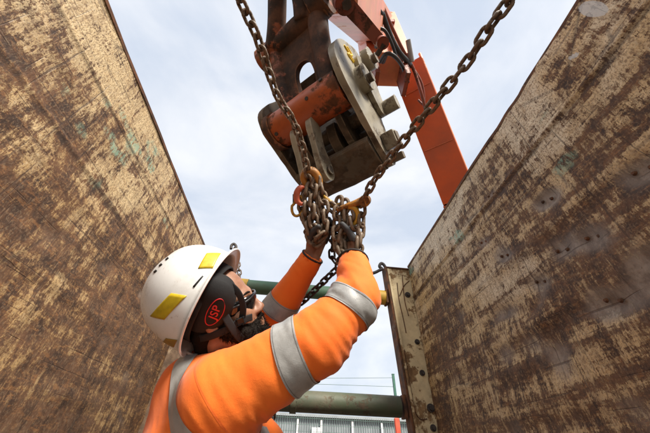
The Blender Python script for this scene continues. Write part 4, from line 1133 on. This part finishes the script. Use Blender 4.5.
# hair under the helmet at temple and nape
hf_ = Field(HC-.16, HC+.16, .0045)
hf_.ell(hp(-.018, 0, .033), HAX, (.100, .081, .088), .01)
hf_.cap(hp(-.045, .045, -.04), hp(-.05, .042, -.085), .032, .028, k=.02); hf_.cap(hp(-.045, -.045, -.04), hp(-.05, -.042, -.085), .032, .028, k=.02)
hf_.cap(hp(.022, -.068, .03), hp(.012, -.073, -.012), .010, .008, k=.01); hf_.cap(hp(.022, .068, .03), hp(.012, .073, -.012), .010, .008, k=.01)
hf_.ell(hp(.085, 0, -.03), HAX, (.075, .12, .13), .01, True)
hf_.ell(hp(.03, 0, -.13), HAX, (.075, .12, .075), .01, True)
V2, Q2 = hf_.net(); N2 = vnormals(V2, Q2); V2 = V2+N2*(fbm(V2[:, 0]*140, V2[:, 1]*140, V2[:, 2]*140, 2)*.002)[:, None]
fast_mesh('hair', V2, Q2, M['beard'], pers)
for s_ in (-1, 1):
    sweep('eyebrow', catmull([hp(.096, s_*.013, .021), hp(.092, s_*.030, .025), hp(.078, s_*.048, .019)], 6), .0026, M['beard'], pers, 8)

# -- safety glasses
gl = sweep('glasses', catmull([hp(-.005, .084, .012), hp(.045, .082, .008), hp(.078, .066, .006), hp(.098, .045, .008), hp(.108, 0, .010), hp(.098, -.045, .008), hp(.078, -.066, .006), hp(.045, -.082, .008), hp(-.005, -.084, .012)], 6), .004, M['black_plastic'], pers, 8, flat=(.003, .0065), up=HU)
VV = []; FF = []; na, nb = 28, 8
for i in range(na):
    a = math.radians(-78+156*i/(na-1))
    for j in range(nb):
        v = j/(nb-1); hgt = (.044-.014*abs(math.sin(a))**3)*(1-.30*math.exp(-(a/.16)**2)*(1-v))
        u = .016-hgt*(1-v)
        VV.append(hp(.030+.079*math.cos(a)-.010*(1-v)**2, .071*math.sin(a), u))
FF = [(i*nb+j, i*nb+j+1, (i+1)*nb+j+1, (i+1)*nb+j) for i in range(na-1) for j in range(nb-1)]
ln2 = mesh_obj('lens', VV, FF, M['lens'], gl, smooth=True)
sm = ln2.modifiers.new('thickness', 'SOLIDIFY'); sm.thickness = .0025

# -- helmet
GF = nrm(.50*CR+.86*CU+.16*CF); GU = -.86*CR+.50*CU+.06*CF; GU = nrm(GU-GF*(GU@GF)); GR = np.cross(GF, GU)
GC = W(236.5, 250, .80)-GF*.156-GU*.004
def hel(ph, th_, off=0.0):
    """ph azimuth (0 front, +90 deg his right), th 0 rim .. pi/2 crown"""
    ph = np.asarray(ph, float); th_ = np.asarray(th_, float)
    a = .139; bb = .114; h_ = .158
    c = np.cos(th_)**.80; s = np.sin(th_)**.92
    f = a*c*np.cos(ph); r = bb*c*np.sin(ph)
    u = h_*s
    low = (1-np.sin(th_))**3
    u = u+low*(-.030*((1-np.cos(ph))/2)**1.5+.012*np.clip(np.cos(ph), 0, 1)**2)
    f = f*(1+.0*low)-.004*s
    ridge = .0065*np.exp(-(r/.021)**2)*np.clip(np.sin(th_)*1.4-.25, 0, 1)
    shoulder = .003*np.exp(-((np.abs(r)-.050)/.010)**2)*np.clip(np.sin(th_)*1.4-.25, 0, 1)
    n = np.stack([f/a**2, r/bb**2, np.maximum(u, 0)/h_**2], -1); n = n/np.maximum(np.linalg.norm(n, axis=-1, keepdims=True), 1e-9)
    p = np.stack([f, r, u], -1)+n*(ridge+shoulder+off)[..., None]
    return GC+p[..., :1]*GF+p[..., 1:2]*GR+p[..., 2:]*GU
na, nb = 120, 34
ph = np.linspace(0, 2*math.pi, na, endpoint=False); tt = np.linspace(0, 1, nb)**1.0*(math.pi/2*.9999)
rows = []
# turned-out lip with the peak at the front
for k, (out, dn) in enumerate(((1.0, -.006), (.95, -.0015), (.5, .0005), (.15, .001))):
    p = hel(ph, np.full(na, 0.0)); rad = nrm_rad = (p-GC); rf = (rad@GF); rr_ = (rad@GR)
    ext = .006+.016*np.clip(np.cos(ph), 0, 1)**1.6
    d = np.stack([np.cos(ph), np.sin(ph)], 1)
    rows.append(p+out*ext[:, None]*(d[:, :1]*GF+d[:, 1:]*GR)+(dn-out*.004*np.clip(np.cos(ph), 0, 1)**2)[:, None]*GU)
for t in tt: rows.append(hel(ph, np.full(na, t)))
Vh = np.concatenate(rows); R_ = len(rows)
i, j = np.meshgrid(np.arange(R_-1), np.arange(na), indexing='ij')
Qh = np.stack([i*na+j, i*na+(j+1) % na, (i+1)*na+(j+1) % na, (i+1)*na+j], -1).reshape(-1, 4)
helmet = fast_mesh('helmet', Vh, Qh[:, ::-1], M['helmet'], pers)
sm = helmet.modifiers.new('thickness', 'SOLIDIFY'); sm.thickness = .0035; sm.offset = -1
# find where on the shell a mark sits
PH, TH = np.meshgrid(np.linspace(0, 2*math.pi, 721), np.linspace(.02, 1.5, 300), indexing='ij')
GP = hel(PH, TH); e1 = np.gradient(GP, axis=0); e2 = np.gradient(GP, axis=1); GN = np.cross(e1, e2); GN *= np.sign(np.sum(GN*(GP-GC), -1))[..., None]
facing = np.sum(GN*(CAM-GP), -1) > 0
dd = GP-CAM; zz_ = dd@CF; GX = 325+FPX*(dd@CR)/zz_; GY = 216.5-FPX*(dd@CU)/zz_
def shell_at(px, py):
    c = (GX-px)**2+(GY-py)**2; c = np.where(facing, c, 1e9); k = np.unravel_index(np.argmin(c), c.shape); return PH[k], TH[k]
def patch(name, corners, mat, off=.0009, n=10):
    ab = [shell_at(*c) for c in corners]; VV = []
    for i in range(n):
        for j in range(n):
            u, v = i/(n-1), j/(n-1)
            p_ = [(1-u)*(1-v)*ab[0][k]+u*(1-v)*ab[1][k]+u*v*ab[2][k]+(1-u)*v*ab[3][k] for k in (0, 1)]
            VV.append(hel(np.array(p_[0]), np.array(p_[1]), np.array(off)))
    FF = [(i*n+j, (i+1)*n+j, (i+1)*n+j+1, i*n+j+1) for i in range(n-1) for j in range(n-1)]
    o = mesh_obj(name, VV, FF, mat, helmet, smooth=True); s_ = o.modifiers.new('t', 'SOLIDIFY'); s_.thickness = .0012; s_.offset = 0
patch('sticker', [(198, 268.5), (206.5, 253.5), (221, 253.5), (213, 268.5)], M['sticker'])
patch('sticker', [(150.5, 316), (171.5, 293), (187, 296), (164.5, 319.5)], M['sticker'])
patch('sticker', [(162, 342.5), (166, 338), (177.5, 339.5), (174, 347)], M['sticker_brown'])
for px, py in ((155.5, 271.5), (160.8, 265.2), (167.3, 259)):
    patch('vent', [(px-1.8, py+.4), (px+.8, py-1.8), (px+1.8, py-.5), (px-.8, py+1.6)], M['black_plastic'], n=4)
patch('vent', [(193, 286.6), (202.4, 275.8), (203.6, 276.6), (194.2, 287.6)], M['black_plastic'], n=6)
# suspension harness: dark band just inside the rim
hb = [GC+GF*.106*math.cos(t)+GR*.084*math.sin(t)+GU*(.004-.018*(1-math.cos(t))/2) for t in np.linspace(0, 2*math.pi, 61)]
sweep('headband', hb, .01, M['black_fabric'], helmet, 10, flat=(.006, .030), up=GU, caps=False)
# padded black ear cup with its red printed badge
CN = nrm(-CF*.93+.10*CR-.28*CU)
e1_ = nrm(.36*CR+.93*CU); e1_ = nrm(e1_-CN*(e1_@CN)); e2_ = np.cross(e1_, CN)
if e2_@CR < 0: e2_ = -e2_
CC = W(212.5, 308.5, .728)
def cup(r, a, top=0.0):
    ca, sa = math.cos(a), math.sin(a); e = .78
    x = math.copysign(abs(ca)**e, ca)*.086; y = math.copysign(abs(sa)**e, sa)*.050
    return CC+e1_*x*r+e2_*(y*r-.010*(r*ca)**2)+CN*(.030*(1-r**3.2)**.75+top-.0)
VV = []; nr, na2 = 16, 56
for i in range(nr):
    for j in range(na2): VV.append(cup(math.sin(i/(nr-1)*math.pi/2) if i else 1e-4, 2*math.pi*j/na2))
for j in range(na2): VV.append(cup(1.0, 2*math.pi*j/na2)*1.0-CN*.03)
FF = [(i*na2+j, i*na2+(j+1) % na2, (i+1)*na2+(j+1) % na2, (i+1)*na2+j) for i in range(nr) for j in range(na2)]
ear = mesh_obj('ear_cup', VV, FF, M['black_fabric'], pers, smooth=True)
def cup_surf(x, y, off):
    """flat badge coordinates (x along e2, y along e1) onto the cup"""
    r2 = (y/.086)**2+(x/.050)**2; r = min(math.sqrt(r2), .98)
    return CC+e1_*y+e2_*(x-.010*(y/.086)**2)+CN*(.030*(1-r**3.2)**.75+off)
OX, OY = .011, .012
sweep('badge_oval', [cup_surf(OX+0.0185*math.cos(t)+.004*math.sin(t), OY+.039*math.sin(t), .0006) for t in np.linspace(0, 2*math.pi, 49)], .0013, M['logo_red'], ear, 6, caps=False)
fc_ = bpy.data.curves.new('badge_text', 'FONT'); fc_.body = 'JSP'; fc_.size = .029; fc_.align_x = 'CENTER'; fc_.align_y = 'CENTER'; fc_.extrude = .0005; fc_.offset = .0004; fc_.space_character = 1.08; fc_.shear = .15
to = bpy.data.objects.new('badge_text', fc_); COL.objects.link(to)
bpy.context.view_layer.update()
tm_ = bpy.data.meshes.new_from_object(to.evaluated_get(bpy.context.evaluated_depsgraph_get())); bpy.data.objects.remove(to)
for v in tm_.vertices:
    x, y, z = v.co
    v.co = cup_surf(OX-y*.95+x*.08, OY+x*1.02, .0012+z)
tm_.materials.clear(); tm_.materials.append(M['logo_red']); tm_.name = 'badge_lettering'
o = bpy.data.objects.new('badge_lettering', tm_); COL.objects.link(o); put(o, ear)
# straps: temple to chin, nape to chin
def strap(pts, w=.014, mat='black_fabric'):
    q = catmull([hp(*p) for p in pts], 8); ups = np.array([nrm(np.cross(np.gradient(q, axis=0)[i], q[i]-hp(.0, 0, -.02))) for i in range(len(q))])
    return sweep('chin_strap', q, .01, M[mat], pers, 10, flat=(.004, w), up=ups)
strap([(.030, .082, .050), (.034, .088, .010), (.042, .086, -.035), (.052, .076, -.075), (.068, .058, -.112), (.082, .0, -.140), (.068, -.058, -.112), (.052, -.076, -.075), (.034, -.088, .010), (.030, -.082, .050)], .020)
def side_strap(pts, w):
    q = catmull([W(*p) for p in pts], 8); t_ = np.gradient(q, axis=0)
    sweep('chin_strap', q, .01, M['black_fabric'], pers, 10, flat=(.004, w), up=np.array([nrm(np.cross(v, HRt)) for v in t_]))
side_strap([(189, 338, .745), (200, 338.5, .722), (214, 335, .715), (229, 328.5, .722), (241, 321, .735), (252, 317, .76)], .019)
side_strap([(224, 281, .75), (232, 286, .735), (239, 294, .733), (243, 306, .737), (242, 318, .742), (238, 326, .75)], .017)
strap([(-.085, -.050, -.055), (-.050, -.075, -.070), (-.005, -.079, -.078), (.045, -.068, -.082)], .013)
bm = bmesh.new(); add_box(bm, (0, 0, 0), (.017, .007, .015), frame(HF, HRt, HU, W(241, 321, .732))); bm_obj('buckle', bm, M['black_plastic'], pers, bevel=.003)

# ------------------------------------------------------------------ beyond the shield: fence, shed, barrier
M['fence_green'] = mat_plain('fence_green', (.03, .11, .075), .5, .2, 12)
M['wire'] = mat_plain('fence_wire', (.10, .16, .14), .5, .2, 12)
M['shed'] = mat_plain('shed_cladding', (.22, .24, .25), .55, .12, 3)
M['shed_roof'] = mat_plain('shed_roof', (.27, .29, .30), .55, .12, 3)
M['white_pipe'] = mat_plain('white_plastic', (.7, .7, .7), .5, .1, 8)
M['barrier'] = mat_plain('barrier_red', (.55, .07, .03), .55, .2, 8)
FY = 13.0
ft = onY(393, 374.5, FY); 
fn = empty('mesh_fence', (ft[0], FY, 0)); tag(fn, 'green welded mesh fence with strands of wire above', 'fence')
px0 = ft[0]
ztop = onY(340, 417, FY)[2]
for k, x in enumerate([px0-10.0, px0-5.0, px0, px0+5.0]):
    bm = bmesh.new(); add_box(bm, (x, FY, ft[2]/2), (.10, .08, ft[2])); po = bm_obj('post', bm, M['fence_green'], fn, bevel=.008)
    bm = bmesh.new(); add_box(bm, (x, FY, ft[2]+.012), (.112, .092, .02)); bm_obj('cap', bm, M['fence_green'], po)
bm = bmesh.new()
for x in np.arange(px0-8.2, px0+2.7, .085): add_box(bm, (x, FY-.055, ztop/2), (.010, .010, ztop))
for z in np.arange(.1, ztop, .20): add_box(bm, (px0-2.75, FY-.066, z), (11.0, .012, .012))
o = bm_obj('mesh_wires', bm, M['wire'], fn); o['kind'] = 'stuff'
for dz, sag in ((-.12, .06), (-.45, .05), (-.85, .08)):
    q = [np.array([x, FY, ft[2]+dz-.30*(px0-x)/2.75*(.55 if dz > -.3 else .2)]) for x in np.linspace(px0-4.2, px0, 12)]
    sweep('strand', q, .008, M['wire'], fn, 6)
sh = empty('grey_shed', (3.2, 19, 0)); tag(sh, 'long grey clad shed behind the fence', 'building')
SY = 18.0
zr = onY(335, 418, SY)[2]
xa, xb = -4.0, 7.6
nrib = 90; V = []; F = []
xs = np.linspace(xa, xb, nrib*4+1)
for i, x in enumerate(xs):
    d = [0, 0, -.035, -.035][i % 4]
    V += [(x, SY+d, 0), (x, SY+d, zr)]
F = [(2*i, 2*i+2, 2*i+3, 2*i+1) for i in range(len(xs)-1)]
mesh_obj('clad_wall', V, F, M['shed'], sh)
bm = bmesh.new(); add_prism(bm, [(SY-.25, zr-.02), (SY-.25, zr+.10), (SY+3.5, zr+.42), (SY+7.2, zr+.1), (SY+7.2, zr-.02)], (xa-.2, xb+.2), Matrix.Identity(4)); bm_obj('roof', bm, M['shed_roof'], sh)
bm = bmesh.new(); add_box(bm, ((xa+xb)/2, SY+3.7, zr/2-.02), (xb-xa-.1, 6.8, zr-.06)); bm_obj('shed_body', bm, M['shed'], sh)
for px in (297.5, 321, 352, 381):
    x = onY(px, 425, SY)[0]; bm = bmesh.new(); add_box(bm, (x, SY-.10, zr/2-.05), (.10, .09, zr-.12)); bm_obj('downpipe', bm, M['white_pipe'], sh, bevel=.01)
for px, w in ((314, .26), (318.5, .16)):
    p = onY(px, 430, SY); bm = bmesh.new(); add_box(bm, (p[0], SY-.09, p[2]-.15), (w, .06, .5)); bm_obj('white_vent', bm, M['white_pipe'], sh, bevel=.02)
bp = onY(396.5, 418, 11.0)
ba = empty('barrier_post', (bp[0], 11.0, 0)); tag(ba, 'red plastic barrier post in front of the green fence post', 'barrier')
bm = bmesh.new(); add_box(bm, (bp[0], 11.0, bp[2]/2), (.16, .12, bp[2])); bm_obj('post', bm, M['barrier'], ba, bevel=.03, segs=3)
bm = bmesh.new(); add_box(bm, (bp[0], 11.0, .06), (.5, .4, .12)); bm_obj('foot', bm, M['rubber'], ba, bevel=.02)
